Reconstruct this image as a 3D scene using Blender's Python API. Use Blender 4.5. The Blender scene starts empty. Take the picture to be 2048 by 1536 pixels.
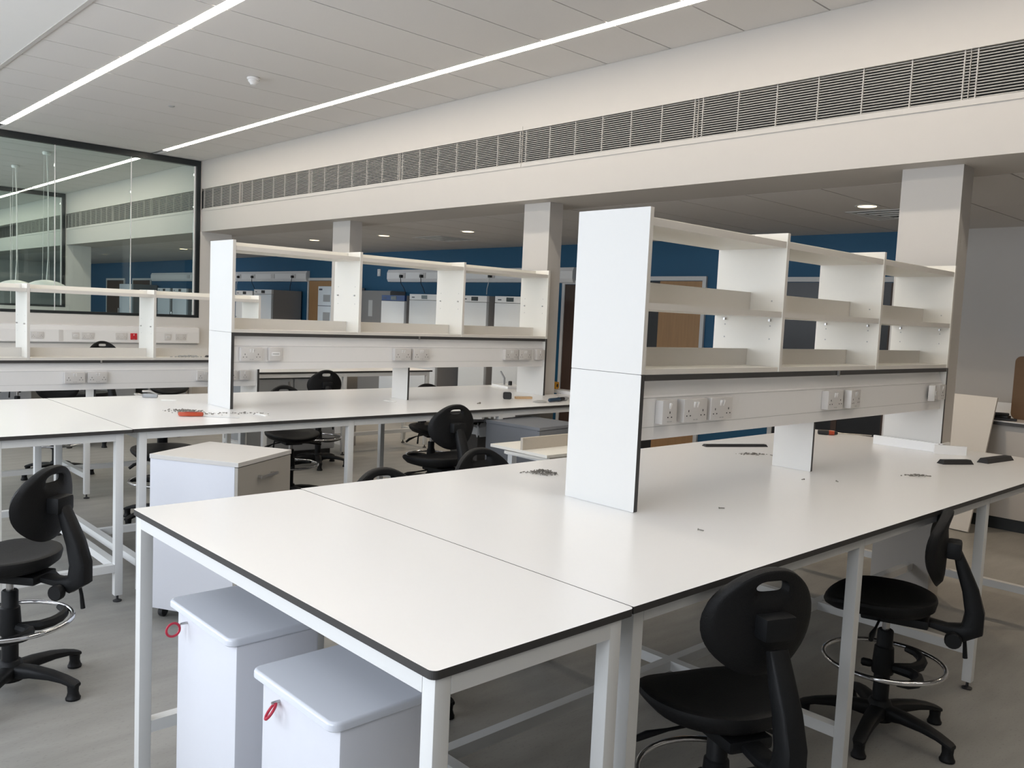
import bpy, bmesh, math, random
from mathutils import Vector, Matrix

# ------------------------------------------------------------------ camera
S = bpy.context.scene
COL = S.collection
PI = math.pi
cam_d = bpy.data.cameras.new('camera')
cam = bpy.data.objects.new('camera', cam_d)
COL.objects.link(cam)
YAW, PITCH, ROLL, FPX = 0.815812, -0.08007, 0.045433, 1705.7
_f = Vector((math.cos(PITCH)*math.cos(YAW), math.cos(PITCH)*math.sin(YAW), math.sin(PITCH)))
_r = Vector((math.sin(YAW), -math.cos(YAW), 0))
_u = _r.cross(_f)
_r2 = _r*math.cos(ROLL) + _u*math.sin(ROLL)
_u2 = -_r*math.sin(ROLL) + _u*math.cos(ROLL)
_m = Matrix((_r2, _u2, -_f)).transposed().to_4x4()
_m.translation = Vector((0, 0, 1.57))
cam.matrix_world = _m
cam_d.sensor_width = 36
cam_d.lens = 36*FPX/2048
cam_d.clip_start = 0.05
cam_d.clip_end = 200
S.camera = cam

# ------------------------------------------------------------------ world, daylight, exposure
S.view_settings.view_transform = 'Standard'
S.view_settings.look = 'None'
S.view_settings.gamma = 1
S.view_settings.use_curve_mapping = False
S.view_settings.exposure = 0.46
W = bpy.data.worlds.new('world')
S.world = W
W.use_nodes = True
W.node_tree.nodes['Background'].inputs['Color'].default_value = (0.75, 0.86, 1.0, 1)
W.node_tree.nodes['Background'].inputs['Strength'].default_value = 1.0

WIN_X = -1.75                       # the facade with its windows, behind the camera
WINDOWS = [(-0.2, 2.1), (2.4, 5.1), (5.4, 8.1), (8.4, 11.2), (12.3, 14.9), (15.2, 17.8), (18.6, 21.2), (21.5, 24.0), (24.4, 27.6)]
WIN_Z = (0.85, 3.05)
DAYLIGHT = 10.0                     # W per square metre of window
for y0, y1 in WINDOWS:
    L = bpy.data.lights.new('window_daylight', 'AREA')
    L.shape = 'RECTANGLE'
    L.size = (y1-y0)-0.12
    L.size_y = (WIN_Z[1]-WIN_Z[0])-0.12
    L.color = (0.885, 0.93, 1.0)
    L.energy = DAYLIGHT*(y1-y0)*(WIN_Z[1]-WIN_Z[0])
    lo = bpy.data.objects.new('window_daylight', L)
    COL.objects.link(lo)
    lo.location = (WIN_X-0.06, (y0+y1)/2, sum(WIN_Z)/2)
    lo.rotation_euler = (0, -PI/2, 0)

STRIP_EMIT = 21.0
DOWN_EMIT = 2.4

# ------------------------------------------------------------------ materials
MATS = {}
def mat(name, col, rough=0.5, noise=0.0, nscale=40.0, metal=0.0, bump=0.0, stretch=None, spec=0.5, emit=None, coat=0.0):
    if name in MATS: return MATS[name]
    m = bpy.data.materials.new(name); m.use_nodes = True
    nt = m.node_tree; b = nt.nodes['Principled BSDF']
    b.inputs['Roughness'].default_value = rough
    b.inputs['Metallic'].default_value = metal
    b.inputs['Specular IOR Level'].default_value = spec
    b.inputs['Coat Weight'].default_value = coat
    b.inputs['Base Color'].default_value = (*col, 1)
    if emit:
        b.inputs['Emission Color'].default_value = (*emit[0], 1)
        b.inputs['Emission Strength'].default_value = emit[1]
    if noise > 0 or bump > 0:
        tc = nt.nodes.new('ShaderNodeTexCoord')
        mp = nt.nodes.new('ShaderNodeMapping')
        if stretch: mp.inputs['Scale'].default_value = stretch
        nt.links.new(tc.outputs['Object'], mp.inputs['Vector'])
        n = nt.nodes.new('ShaderNodeTexNoise')
        n.inputs['Scale'].default_value = nscale
        n.inputs['Detail'].default_value = 5
        nt.links.new(mp.outputs['Vector'], n.inputs['Vector'])
        if noise > 0:
            r = nt.nodes.new('ShaderNodeMix'); r.data_type = 'RGBA'
            r.inputs['A'].default_value = (*[max(0, c*(1-noise)) for c in col], 1)
            r.inputs['B'].default_value = (*[min(1, c*(1+noise)) for c in col], 1)
            nt.links.new(n.outputs['Fac'], r.inputs['Factor'])
            nt.links.new(r.outputs['Result'], b.inputs['Base Color'])
        if bump > 0:
            bp = nt.nodes.new('ShaderNodeBump')
            bp.inputs['Strength'].default_value = bump
            bp.inputs['Distance'].default_value = 0.002
            nt.links.new(n.outputs['Fac'], bp.inputs['Height'])
            nt.links.new(bp.outputs['Normal'], b.inputs['Normal'])
    MATS[name] = m
    return m

mat('wall_paint', (0.50, 0.475, 0.445), 0.75, 0.015, 8, bump=0.03)
mat('ceiling_paint', (0.78, 0.77, 0.75), 0.8, 0.01, 20)
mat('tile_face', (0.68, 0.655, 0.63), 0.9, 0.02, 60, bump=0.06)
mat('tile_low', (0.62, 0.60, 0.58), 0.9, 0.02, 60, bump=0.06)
mat('void', (0.10, 0.10, 0.10), 0.9, 0.02, 20)
mat('blue_paint', (0.008, 0.085, 0.175), 0.6, 0.03, 10, bump=0.03)
mat('frame_black', (0.012, 0.016, 0.018), 0.4, 0.1, 30)
mat('partition_paint', (0.66, 0.64, 0.61), 0.75, 0.015, 8, bump=0.03)
mat('cabinet_taupe', (0.20, 0.195, 0.19), 0.5, 0.02, 40)
mat('panel_white', (0.685, 0.675, 0.65), 0.45, 0.008, 60)
mat('laminate', (0.87, 0.865, 0.86), 0.26, 0.008, 60, bump=0.01, spec=0.5)
mat('core_edge', (0.045, 0.043, 0.042), 0.5, 0.1, 60)
mat('melamine', (0.80, 0.775, 0.715), 0.5, 0.01, 60)
mat('edge_melamine', (0.66, 0.63, 0.585), 0.55, 0.01, 60)
mat('bare_board', (0.52, 0.47, 0.40), 0.6, 0.04, 60)
mat('powder_white', (0.74, 0.745, 0.735), 0.42, 0.01, 100, bump=0.02)
mat('pvc_white', (0.78, 0.77, 0.76), 0.35, 0.01, 50)
mat('socket_white', (0.61, 0.59, 0.57), 0.3, 0.01, 50)
mat('hole_black', (0.008, 0.008, 0.008), 0.7, 0.05, 50)
mat('socket_red', (0.55, 0.02, 0.03), 0.4, 0.05, 50)
mat('foot_rubber', (0.03, 0.03, 0.032), 0.6, 0.1, 50)
mat('chair_black', (0.006, 0.0065, 0.0075), 0.55, 0.15, 120, bump=0.3, spec=0.3)
mat('chair_pu', (0.0055, 0.0055, 0.006), 0.6, 0.2, 260, bump=0.5, spec=0.3)
mat('chrome', (0.72, 0.72, 0.74), 0.12, 0.02, 30, metal=1.0)
mat('steel', (0.50, 0.49, 0.48), 0.3, 0.04, 80, metal=1.0)
mat('grey_metal', (0.33, 0.34, 0.35), 0.45, 0.03, 80)
mat('gloss_white_skytint', (0.70, 0.73, 0.80), 0.12, 0.006, 20, spec=0.55)  # white lids, with the bluish sky reflection put into the colour
mat('cabinet_white_skytint', (0.72, 0.735, 0.79), 0.3, 0.01, 40)  # white cabinets, with the bluish window daylight put into the colour
mat('cabinet_front_shaded', (0.40, 0.375, 0.335), 0.45, 0.01, 40)  # beige drawer front, darkened for the shade on the side away from the windows
mat('cabinet_grey', (0.17, 0.18, 0.20), 0.5, 0.02, 40)
mat('key_red', (0.48, 0.02, 0.05), 0.45, 0.05, 50)
mat('grille_dark', (0.02, 0.02, 0.02), 0.9, 0.1, 30)
mat('grille_alu', (0.40, 0.385, 0.36), 0.45, 0.02, 60)
mat('strip_lens', (0.9, 0.9, 0.88), 0.5, 0.0, emit=((1.0, 0.90, 0.765), STRIP_EMIT))
mat('down_lens', (0.9, 0.9, 0.88), 0.5, 0.0, emit=((1.0, 0.74, 0.42), DOWN_EMIT))
mat('fridge_white', (0.66, 0.71, 0.76), 0.3, 0.01, 30)
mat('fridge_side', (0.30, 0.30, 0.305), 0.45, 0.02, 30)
mat('fridge_panel', (0.70, 0.72, 0.74), 0.35, 0.01, 30)
mat('display_black', (0.01, 0.012, 0.014), 0.25, 0.05, 50)
mat('blue_plastic', (0.02, 0.06, 0.20), 0.4, 0.05, 50)
mat('wood_door', (0.36, 0.20, 0.085), 0.5, 0.18, 5, stretch=(6, 6, 0.5))
mat('wood_dark', (0.055, 0.030, 0.020), 0.5, 0.2, 5, stretch=(6, 6, 0.5))
mat('door_dark', (0.018, 0.019, 0.021), 0.3, 0.1, 10)
mat('door_frame', (0.60, 0.60, 0.59), 0.5, 0.01, 30)
mat('cardboard', (0.15, 0.09, 0.05), 0.8, 0.08, 40)
mat('pedestal_top', (0.62, 0.60, 0.575), 0.45, 0.01, 40)
mat('saw_orange', (0.45, 0.06, 0.018), 0.4, 0.08, 60)
mat('tool_black', (0.015, 0.015, 0.017), 0.5, 0.1, 60)
mat('tool_blue', (0.015, 0.04, 0.075), 0.5, 0.1, 60)
mat('tape_yellow', (0.62, 0.30, 0.02), 0.4, 0.05, 60)
mat('pine', (0.55, 0.38, 0.22), 0.6, 0.12, 40, stretch=(1, 6, 1))
mat('debris', (0.20, 0.185, 0.165), 0.8, 0.3, 300)
mat('paper_white', (0.85, 0.85, 0.84), 0.6, 0.01, 60)
mat('film_grey', (0.42, 0.42, 0.41), 0.35, 0.1, 60)
mat('lamp_white', (0.85, 0.85, 0.83), 0.35, 0.01, 30)
mat('cable_white', (0.75, 0.75, 0.74), 0.5, 0.02, 60)
mat('cable_black', (0.01, 0.01, 0.01), 0.5, 0.1, 60)
mat('label_red', (0.35, 0.015, 0.015), 0.5, 0.05, 60)
mat('floor_band', (0.27, 0.265, 0.25), 0.45, 0.05, 40)
mat('print_dark', (0.06, 0.07, 0.10), 0.6, 0.05, 50)
mat('bin_grey', (0.10, 0.09, 0.08), 0.6, 0.05, 40)
mat('grey_plate', (0.42, 0.42, 0.41), 0.4, 0.02, 50)

def floor_material():
    m = bpy.data.materials.new('vinyl_floor'); m.use_nodes = True
    nt = m.node_tree; b = nt.nodes['Principled BSDF']
    tc = nt.nodes.new('ShaderNodeTexCoord')
    def noise(scale, det, sc):
        mp = nt.nodes.new('ShaderNodeMapping'); mp.inputs['Scale'].default_value = sc
        mp.inputs['Rotation'].default_value = (0, 0, 0.25)
        nt.links.new(tc.outputs['Object'], mp.inputs['Vector'])
        n = nt.nodes.new('ShaderNodeTexNoise'); n.inputs['Scale'].default_value = scale; n.inputs['Detail'].default_value = det
        nt.links.new(mp.outputs['Vector'], n.inputs['Vector'])
        return n
    n1 = noise(3.0, 6, (1, 4, 1)); n2 = noise(55, 3, (1, 2.5, 1))
    r1 = nt.nodes.new('ShaderNodeValToRGB')
    r1.color_ramp.elements[0].position = 0.30; r1.color_ramp.elements[0].color = (0.255, 0.248, 0.230, 1)
    r1.color_ramp.elements[1].position = 0.75; r1.color_ramp.elements[1].color = (0.325, 0.317, 0.295, 1)
    nt.links.new(n1.outputs['Fac'], r1.inputs['Fac'])
    r2 = nt.nodes.new('ShaderNodeValToRGB')
    r2.color_ramp.elements[0].position = 0.28; r2.color_ramp.elements[0].color = (0.80, 0.80, 0.80, 1)
    r2.color_ramp.elements[1].position = 0.42; r2.color_ramp.elements[1].color = (1, 1, 1, 1)
    nt.links.new(n2.outputs['Fac'], r2.inputs['Fac'])
    mx = nt.nodes.new('ShaderNodeMix'); mx.data_type = 'RGBA'; mx.blend_type = 'MULTIPLY'; mx.inputs['Factor'].default_value = 1
    nt.links.new(r1.outputs['Color'], mx.inputs['A']); nt.links.new(r2.outputs['Color'], mx.inputs['B'])
    nt.links.new(mx.outputs['Result'], b.inputs['Base Color'])
    b.inputs['Roughness'].default_value = 0.42
    MATS['vinyl_floor'] = m
floor_material()

def glass_material(name, tint, refl):
    m = bpy.data.materials.new(name); m.use_nodes = True
    nt = m.node_tree
    for n in list(nt.nodes):
        if n.type == 'BSDF_PRINCIPLED': nt.nodes.remove(n)
    out = [n for n in nt.nodes if n.type == 'OUTPUT_MATERIAL'][0]
    t = nt.nodes.new('ShaderNodeBsdfTransparent'); t.inputs['Color'].default_value = (*tint, 1)
    g = nt.nodes.new('ShaderNodeBsdfGlossy'); g.inputs['Roughness'].default_value = 0.0
    g.inputs['Color'].default_value = (0.95, 1, 0.98, 1)
    f = nt.nodes.new('ShaderNodeFresnel'); f.inputs['IOR'].default_value = refl
    mx = nt.nodes.new('ShaderNodeMixShader')
    nt.links.new(f.outputs['Fac'], mx.inputs['Fac'])
    nt.links.new(t.outputs['BSDF'], mx.inputs[1]); nt.links.new(g.outputs['BSDF'], mx.inputs[2])
    nt.links.new(mx.outputs['Shader'], out.inputs['Surface'])
    MATS[name] = m
glass_material('glass', (0.90, 0.955, 0.935), 1.45)

# ------------------------------------------------------------------ helpers
def link(o, parent=None):
    COL.objects.link(o)
    if parent is not None: o.parent = parent
    return o

def mesh_obj(name, me, parent=None, loc=None, rot=None):
    o = bpy.data.objects.new(name, me)
    link(o, parent)
    if loc: o.location = loc
    if rot: o.rotation_euler = rot
    return o

def finish(bm, name, mats, smooth=False):
    me = bpy.data.meshes.new(name)
    bm.normal_update()
    bm.to_mesh(me); bm.free()
    for k in (mats if isinstance(mats, (list, tuple)) else [mats]): me.materials.append(MATS[k])
    if smooth:
        for p in me.polygons: p.use_smooth = True
        try: me.set_sharp_from_angle(angle=math.radians(40))
        except Exception: pass
    return me

def addbox(bm, x0, x1, y0, y1, z0, z1, bev=0.0, mi=0):
    vs = [bm.verts.new((x, y, z)) for x in (x0, x1) for y in (y0, y1) for z in (z0, z1)]
    idx = [(0,1,3,2), (4,6,7,5), (0,4,5,1), (2,3,7,6), (0,2,6,4), (1,5,7,3)]
    fs = [bm.faces.new([vs[i] for i in f]) for f in idx]
    for f in fs: f.material_index = mi
    if bev > 0:
        es = set(e for f in fs for e in f.edges)
        bmesh.ops.bevel(bm, geom=list(es), offset=bev, segments=2, affect='EDGES', profile=0.6)
    return fs

def box(name, x0, x1, y0, y1, z0, z1, m, parent=None, bev=0.0):
    bm = bmesh.new(); addbox(bm, x0, x1, y0, y1, z0, z1, bev)
    return mesh_obj(name, finish(bm, name, m, smooth=bev > 0), parent)

def addtube(bm, pts, r, seg=10, caps=True, closed=False):
    pts = [Vector(p) for p in pts]; n = len(pts); rings = []
    up = None
    for i, p in enumerate(pts):
        if closed: d = (pts[(i+1) % n]-pts[i-1]).normalized()
        else: d = (pts[min(i+1, n-1)]-pts[max(i-1, 0)]).normalized()
        if up is None or abs(d.dot(up)) > 0.98:
            up = Vector((0, 0, 1)) if abs(d.z) < 0.9 else Vector((1, 0, 0))
        a = d.cross(up).normalized(); b = a.cross(d).normalized(); up = b
        rr = r[i] if isinstance(r, (list, tuple)) else r
        rings.append([bm.verts.new(p+a*math.cos(2*PI*k/seg)*rr+b*math.sin(2*PI*k/seg)*rr) for k in range(seg)])
    m = n if closed else n-1
    for i in range(m):
        A, B = rings[i], rings[(i+1) % n]
        for k in range(seg): bm.faces.new((A[k], A[(k+1) % seg], B[(k+1) % seg], B[k]))
    if caps and not closed:
        bm.faces.new(list(reversed(rings[0]))); bm.faces.new(rings[-1])

def tube(name, pts, r, m, parent=None, seg=10, closed=False):
    bm = bmesh.new(); addtube(bm, pts, r, seg, True, closed)
    bmesh.ops.recalc_face_normals(bm, faces=bm.faces)
    return mesh_obj(name, finish(bm, name, m, True), parent)

def addlathe(bm, prof, seg=20, cx=0, cy=0):
    rings = []
    for r, z in prof:
        rings.append([bm.verts.new((cx+r*math.cos(2*PI*k/seg), cy+r*math.sin(2*PI*k/seg), z)) for k in range(seg)])
    for A, B in zip(rings, rings[1:]):
        for k in range(seg): bm.faces.new((A[k], A[(k+1) % seg], B[(k+1) % seg], B[k]))
    bm.faces.new(list(reversed(rings[0]))); bm.faces.new(rings[-1])

def lathe(name, prof, m, parent=None, seg=20, loc=None):
    bm = bmesh.new(); addlathe(bm, prof, seg)
    bmesh.ops.recalc_face_normals(bm, faces=bm.faces)
    return mesh_obj(name, finish(bm, name, m, True), parent, loc)

def addprism(bm, poly, axis, a0, a1, mi=0):
    """poly of (u, v) swept along axis 'x' (u=y, v=z), 'y' (u=x, v=z) or 'z' (u=x, v=y)."""
    def P(u, v, a): return {'x': (a, u, v), 'y': (u, a, v), 'z': (u, v, a)}[axis]
    A = [bm.verts.new(P(u, v, a0)) for u, v in poly]; B = [bm.verts.new(P(u, v, a1)) for u, v in poly]
    n = len(poly); fs = []
    for i in range(n): fs.append(bm.faces.new((A[i], A[(i+1) % n], B[(i+1) % n], B[i])))
    fs.append(bm.faces.new(list(reversed(A)))); fs.append(bm.faces.new(B))
    for f in fs: f.material_index = mi
    bmesh.ops.recalc_face_normals(bm, faces=fs)
    return fs

def prism(name, poly, axis, a0, a1, m, parent=None):
    bm = bmesh.new(); addprism(bm, poly, axis, a0, a1)
    return mesh_obj(name, finish(bm, name, m), parent)

def rounded_rect(x0, x1, y0, y1, r, n=5):
    pts = []
    for cx, cy, a in ((x1-r, y1-r, 0), (x0+r, y1-r, PI/2), (x0+r, y0+r, PI), (x1-r, y0+r, 1.5*PI)):
        for i in range(n+1):
            t = a+PI/2*i/n; pts.append((cx+r*math.cos(t), cy+r*math.sin(t)))
    return pts

def slab(name, x0, x1, y0, y1, z0, z1, face, edge, parent=None, r=0.004, axis='z'):
    """board with faces in one material and its cut edge in another"""
    bm = bmesh.new()
    if axis == 'z': fs = addprism(bm, rounded_rect(x0, x1, y0, y1, r), 'z', z0, z1)
    else: fs = addprism(bm, rounded_rect(y0, y1, z0, z1, r), 'x', x0, x1)
    for f in fs[:-2]: f.material_index = 1
    return mesh_obj(name, finish(bm, name, [face, edge]), parent)

def tag(o, label=None, cat=None, group=None, kind=None):
    if label: o['label'] = label
    if cat: o['category'] = cat
    if group: o['group'] = group
    if kind: o['kind'] = kind
    return o

def thing(name, label, cat, loc=(0, 0, 0), rz=0.0, group=None):
    o = bpy.data.objects.new(name, None); o.empty_display_size = 0.1
    COL.objects.link(o); o.location = loc; o.rotation_euler = (0, 0, rz)
    return tag(o, label, cat, group)

def copy_tree(o, parent=None):
    c = o.copy(); COL.objects.link(c); c.parent = parent
    for ch in list(o.children): copy_tree(ch, c)
    return c

def struct(o): o['kind'] = 'structure'; return o

# ------------------------------------------------------------------ room shell
Y_NEAR, Y_END = -4.5, 29.0
X_WALL = 8.38
ZC, ZL = 3.52, 2.545
floor = struct(box('floor', WIN_X-0.3, X_WALL+0.2, Y_NEAR-0.2, Y_END+0.2, -0.1, 0, 'vinyl_floor'))

wall_corridor = struct(box('wall_corridor', X_WALL, X_WALL+0.15, 3.2, Y_END, 0, 2.7, 'blue_paint'))
struct(box('wall_right', X_WALL-0.002, X_WALL+0.15, Y_NEAR, 3.2, 0, 2.7, 'wall_paint'))
struct(box('wall_near', WIN_X-0.3, X_WALL+0.15, Y_NEAR-0.15, Y_NEAR, 0, 3.8, 'wall_paint'))
struct(box('wall_far', WIN_X-0.3, X_WALL+0.15, Y_END, Y_END+0.15, 0, 3.8, 'wall_paint'))
struct(box('baseboard_right', X_WALL-0.014, X_WALL, Y_NEAR, 3.3, 0, 0.1, 'frame_black'))
struct(box('baseboard_corridor', X_WALL-0.012, X_WALL, 8.2, Y_END, 0, 0.1, 'frame_black'))

# facade behind the camera, with window openings
fac = bmesh.new()
addbox(fac, WIN_X-0.2, WIN_X, Y_NEAR, Y_END, 0, WIN_Z[0])
addbox(fac, WIN_X-0.2, WIN_X, Y_NEAR, Y_END, WIN_Z[1], 3.8)
_edges = [Y_NEAR] + [v for w in WINDOWS for v in w] + [Y_END]
for a, b in zip(_edges[0::2], _edges[1::2]): addbox(fac, WIN_X-0.2, WIN_X, a, b, WIN_Z[0], WIN_Z[1])
struct(mesh_obj('wall_facade', finish(fac, 'wall_facade', 'wall_paint')))
for i, (a, b) in enumerate(WINDOWS):
    bm = bmesh.new(); z0, z1 = WIN_Z
    addbox(bm, WIN_X-0.05, WIN_X-0.01, a, b, z0, z0+0.05); addbox(bm, WIN_X-0.05, WIN_X-0.01, a, b, z1-0.05, z1)
    addbox(bm, WIN_X-0.05, WIN_X-0.01, a, a+0.05, z0+0.05, z1-0.05); addbox(bm, WIN_X-0.05, WIN_X-0.01, b-0.05, b, z0+0.05, z1-0.05)
    addbox(bm, WIN_X-0.05, WIN_X-0.01, (a+b)/2-0.03, (a+b)/2+0.03, z0+0.05, z1-0.05)
    struct(mesh_obj('window_%d' % (i+3), finish(bm, 'window_frame', 'frame_black')))

# ceilings
ceil = struct(box('ceiling', WIN_X-0.2, 5.66, Y_NEAR, Y_END, ZC+0.03, ZC+0.15, 'void'))
box('plaster_margin', WIN_X, 1.852, Y_NEAR, Y_END, ZC-0.006, ZC+0.03, 'ceiling_paint', ceil)
box('margin_trim', 1.852, 1.884, Y_NEAR, Y_END, ZC-0.012, ZC+0.03, 'wall_paint', ceil)
S1, S2 = (4.352, 4.424), (2.482, 2.554)     # the two slots of the linear lights
PITCHT = 0.598
def tile_mesh(x0, x1, m='tile_face', w=PITCHT-0.011, t=0.028):
    bm = bmesh.new(); addbox(bm, x0, x1, 0, w, 0, t)
    return finish(bm, 'ceiling_tile', m)
tm = [tile_mesh(1.886, S2[0]-0.002), tile_mesh(S2[1]+0.002, S1[0]-0.002), tile_mesh(S1[1]+0.002, 5.046)]
k0 = int((2.668-Y_NEAR)/PITCHT)
y = 2.668 - k0*PITCHT
while y + PITCHT < Y_END:
    if not (11.72 < y+PITCHT*0.5 < 12.1):
        for me in tm: mesh_obj('ceiling_tile', me, ceil, (0, y+0.0055, ZC))
    else:
        for me in tm: mesh_obj('ceiling_tile', me, ceil, (0, y+0.0055, ZC))
    y += PITCHT
ceil2 = struct(box('ceiling_low', 5.66, X_WALL+0.1, Y_NEAR, Y_END, ZL+0.03, ZL+0.12, 'void'))
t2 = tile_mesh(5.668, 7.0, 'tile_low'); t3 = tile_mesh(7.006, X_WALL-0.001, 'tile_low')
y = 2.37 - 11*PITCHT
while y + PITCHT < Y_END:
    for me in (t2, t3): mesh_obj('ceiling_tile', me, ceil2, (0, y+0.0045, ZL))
    y += PITCHT

# bulkhead with the grille recess
XB = 5.05
GZ0, GZ1 = 2.85, 3.145
bm = bmesh.new()
addprism(bm, [(XB, ZL), (5.66, ZL), (5.66, ZC+0.03), (XB, ZC+0.03), (XB, GZ1), (5.2, GZ1), (5.2, GZ0), (XB, GZ0)], 'y', Y_NEAR, Y_END)
bulk = struct(mesh_obj('wall_bulkhead', finish(bm, 'wall_bulkhead', 'wall_paint')))
box('grille_plenum', 5.185, 5.199, Y_NEAR, Y_END, GZ0, GZ1, 'grille_dark', bulk)

# columns under the bulkhead
for k, (a, b) in enumerate(((1.88, 2.225), (5.175, 5.49), (8.3, 8.66))):
    c = struct(box('column_%d' % (k+1), 5.222, 5.38, a, b, 0, ZL+0.001, 'wall_paint'))

# glazed partition: low wall, nib, frame, panes
def partition(yp, n_wall, n_win, panes, xa=WIN_X):
    bm = bmesh.new()
    addprism(bm, [(xa, 0), (5.5, 0), (5.5, ZL+0.001), (5.035, ZL+0.001), (5.035, 1.335), (xa, 1.335)], 'y', yp, yp+0.12)
    struct(mesh_obj('wall_partition_%d' % n_wall, finish(bm, 'wall_partition', 'partition_paint')))
    if n_wall: 
        bm = bmesh.new(); addprism(bm, [(5.035, ZL), (XB, ZL), (XB, ZC+0.02), (5.035, ZC+0.02)], 'y', yp, yp+0.12)
        struct(mesh_obj('trim_%d' % n_wall, finish(bm, 'trim', 'wall_paint')))
    win = bpy.data.objects.new('window_%d' % n_win, None); COL.objects.link(win); win.location = (0, 0, 0); struct(win)
    ztop = 3.516
    box('frame_head', xa, 5.03, yp-0.006, yp+0.075, ztop-0.075, ztop, 'frame_black', win)
    box('frame_sill', xa, 5.03, yp-0.006, yp+0.075, 1.337, 1.372, 'frame_black', win)
    box('frame_jamb', 4.975, 5.03, yp-0.006, yp+0.075, 1.372, ztop-0.075, 'frame_black', win)
    box('glazing_bead', 4.955, 4.974, yp+0.03, yp+0.05, 1.373, ztop-0.076, 'pvc_white', win)  # pale bead, its white also standing for light reflected along it
    for a, b in zip(panes, panes[1:]):
        box('pane', b+0.006, a-0.006, yp+0.035, yp+0.045, 1.372, ztop-0.075, 'glass', win)
        box('pane_joint', b-0.005, b+0.005, yp+0.034, yp+0.046, 1.372, ztop-0.076, 'pvc_white', win)
    return win
partition(11.88, 1, 1, [4.955, 4.105, 3.18, 2.255, 1.33, 0.405, -0.52, -1.445])
partition(18.15, 2, 2, [4.955, 4.1, 3.17, 2.24, 1.31, 0.38, -0.55, -1.48])

# ------------------------------------------------------------------ doors in the corridor wall
def door(n, y0, y1, zh, leaf_m, label, leaf=None, dark=None, handle_y=None):
    d = bpy.data.objects.new('door_%d' % n, None); COL.objects.link(d); struct(d); d['label'] = label
    X = X_WALL
    box('jamb', X-0.03, X, y0, y0+0.05, 0, zh-0.05, 'door_frame', d); box('jamb', X-0.03, X, y1-0.05, y1, 0, zh-0.05, 'door_frame', d)
    box('door_head', X-0.03, X, y0, y1, zh-0.05, zh, 'door_frame', d)
    a, b = leaf or (y0+0.053, y1-0.053)
    lf = box('leaf', X-0.018, X-0.002, a, b, 0.008, zh-0.056, leaf_m, d)
    if dark: box('vision_panel', X-0.012, X-0.002, dark[0], dark[1], 0.008, zh-0.056, 'door_dark', d)
    if handle_y:
        h = tube('handle', [(X-0.02, handle_y, 0.98), (X-0.06, handle_y, 0.98), (X-0.06, handle_y, 1.28), (X-0.02, handle_y, 1.28)], 0.011, 'steel', lf, 8)
    return d
door(1, 13.75, 14.72, 2.11, 'wood_door', 'wooden door in the blue wall behind the tall white incubator')
door(2, 5.70, 6.64, 2.12, 'wood_door', 'wooden door with dark glass strip seen through the near shelves', leaf=(5.753, 6.36), dark=(6.362, 6.587), handle_y=5.82)
door(3, 3.30, 4.80, 2.11, 'door_dark', 'dark glazed double door beside the nearest column')
box('door_stile', X_WALL-0.024, X_WALL-0.018, 4.03, 4.09, 0.01, 2.05, 'wood_dark', bpy.data.objects['door_3'])
box('door_stile', X_WALL-0.024, X_WALL-0.018, 3.50, 3.58, 0.01, 2.05, 'wood_dark', bpy.data.objects['door_3'])
door(4, 6.95, 7.98, 2.07, 'wood_dark', 'dark brown door right of the second column')
door(5, 22.75, 24.1, 2.11, 'wood_dark', 'dark brown door of the corridor seen through the glass')
door(6, 24.7, 26.2, 2.11, 'wood_dark', 'farthest dark brown door of the corridor seen through the glass')

# ------------------------------------------------------------------ linear air grilles in the bulkhead
def grille_master(length, cells):
    g = thing('air_grille', 'x', 'air grille')
    n = 17
    sl = bmesh.new(); addbox(sl, 0.0, 0.016, 0, length, -0.0024, 0.0024)
    slm = finish(sl, 'slat', 'grille_alu')
    for i in range(n):
        z = GZ0+0.012+(GZ1-GZ0-0.024)*(i+0.5)/n
        mesh_obj('slat', slm, g, (XB+0.008, 0, z))
    bb = bmesh.new(); addbox(bb, -0.002, 0.014, -0.0035, 0.0035, GZ0+0.012, GZ1-0.012)
    bbm = finish(bb, 'bar', 'grille_alu')
    for c in range(cells+1):
        yy = 0.034 + (length-0.068)*c/cells
        mesh_obj('bar', bbm, g, (XB+0.006, yy, 0))
    fr = bmesh.new()
    addbox(fr, XB-0.006, XB+0.012, 0, length, GZ0-0.022, GZ0+0.012); addbox(fr, XB-0.006, XB+0.012, 0, length, GZ1-0.012, GZ1+0.022)
    addbox(fr, XB-0.001, XB+0.0105, 0.0, 0.0025, GZ0+0.012, GZ1-0.012)
    mesh_obj('frame', finish(fr, 'frame', 'wall_paint'), g)
    return g
ORD = ['first', 'second', 'third', 'fourth', 'fifth', 'sixth']
gy = [1.83, 3.62, 5.395, 7.16, 8.93, 10.68]
g0 = grille_master(1.77, 6)
glabels = ['slatted air grille section above the nearest column, cut by the right frame edge',
           'slatted air grille section directly above the near shelf unit',
           'slatted air grille section above the second column',
           'slatted air grille section above the middle shelf unit',
           'slatted air grille section above the third column',
           'short slatted air grille section at the black glazed partition frame',
           'slatted air grille section just outside the right edge']
for i, y in enumerate([1.83, 3.60, 5.375, 7.145, 8.915, 0.06]):
    g = g0 if i == 0 else copy_tree(g0)
    g.location = (0, y, 0)
    g['label'] = ['slatted air grille section above the nearest column, second from the right edge',
                  'slatted air grille section directly above the near shelf unit',
                  'slatted air grille section just right of the one above the second column',
                  'slatted air grille section above the left end of the middle shelf unit',
                  'slatted air grille section second from the black glazed partition frame',
                  'slatted air grille section cut off by the right photo edge'][i]
    g['group'] = 'air grilles in the bulkhead'
g1 = grille_master(1.16, 4); g1.location = (0, 10.69, 0)
tag(g1, 'short slatted air grille section ending at the black glazed partition frame', 'air grille', 'air grilles in the bulkhead')
g2 = grille_master(0.78, 3); g2.location = (0, 17.34, 0)
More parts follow.
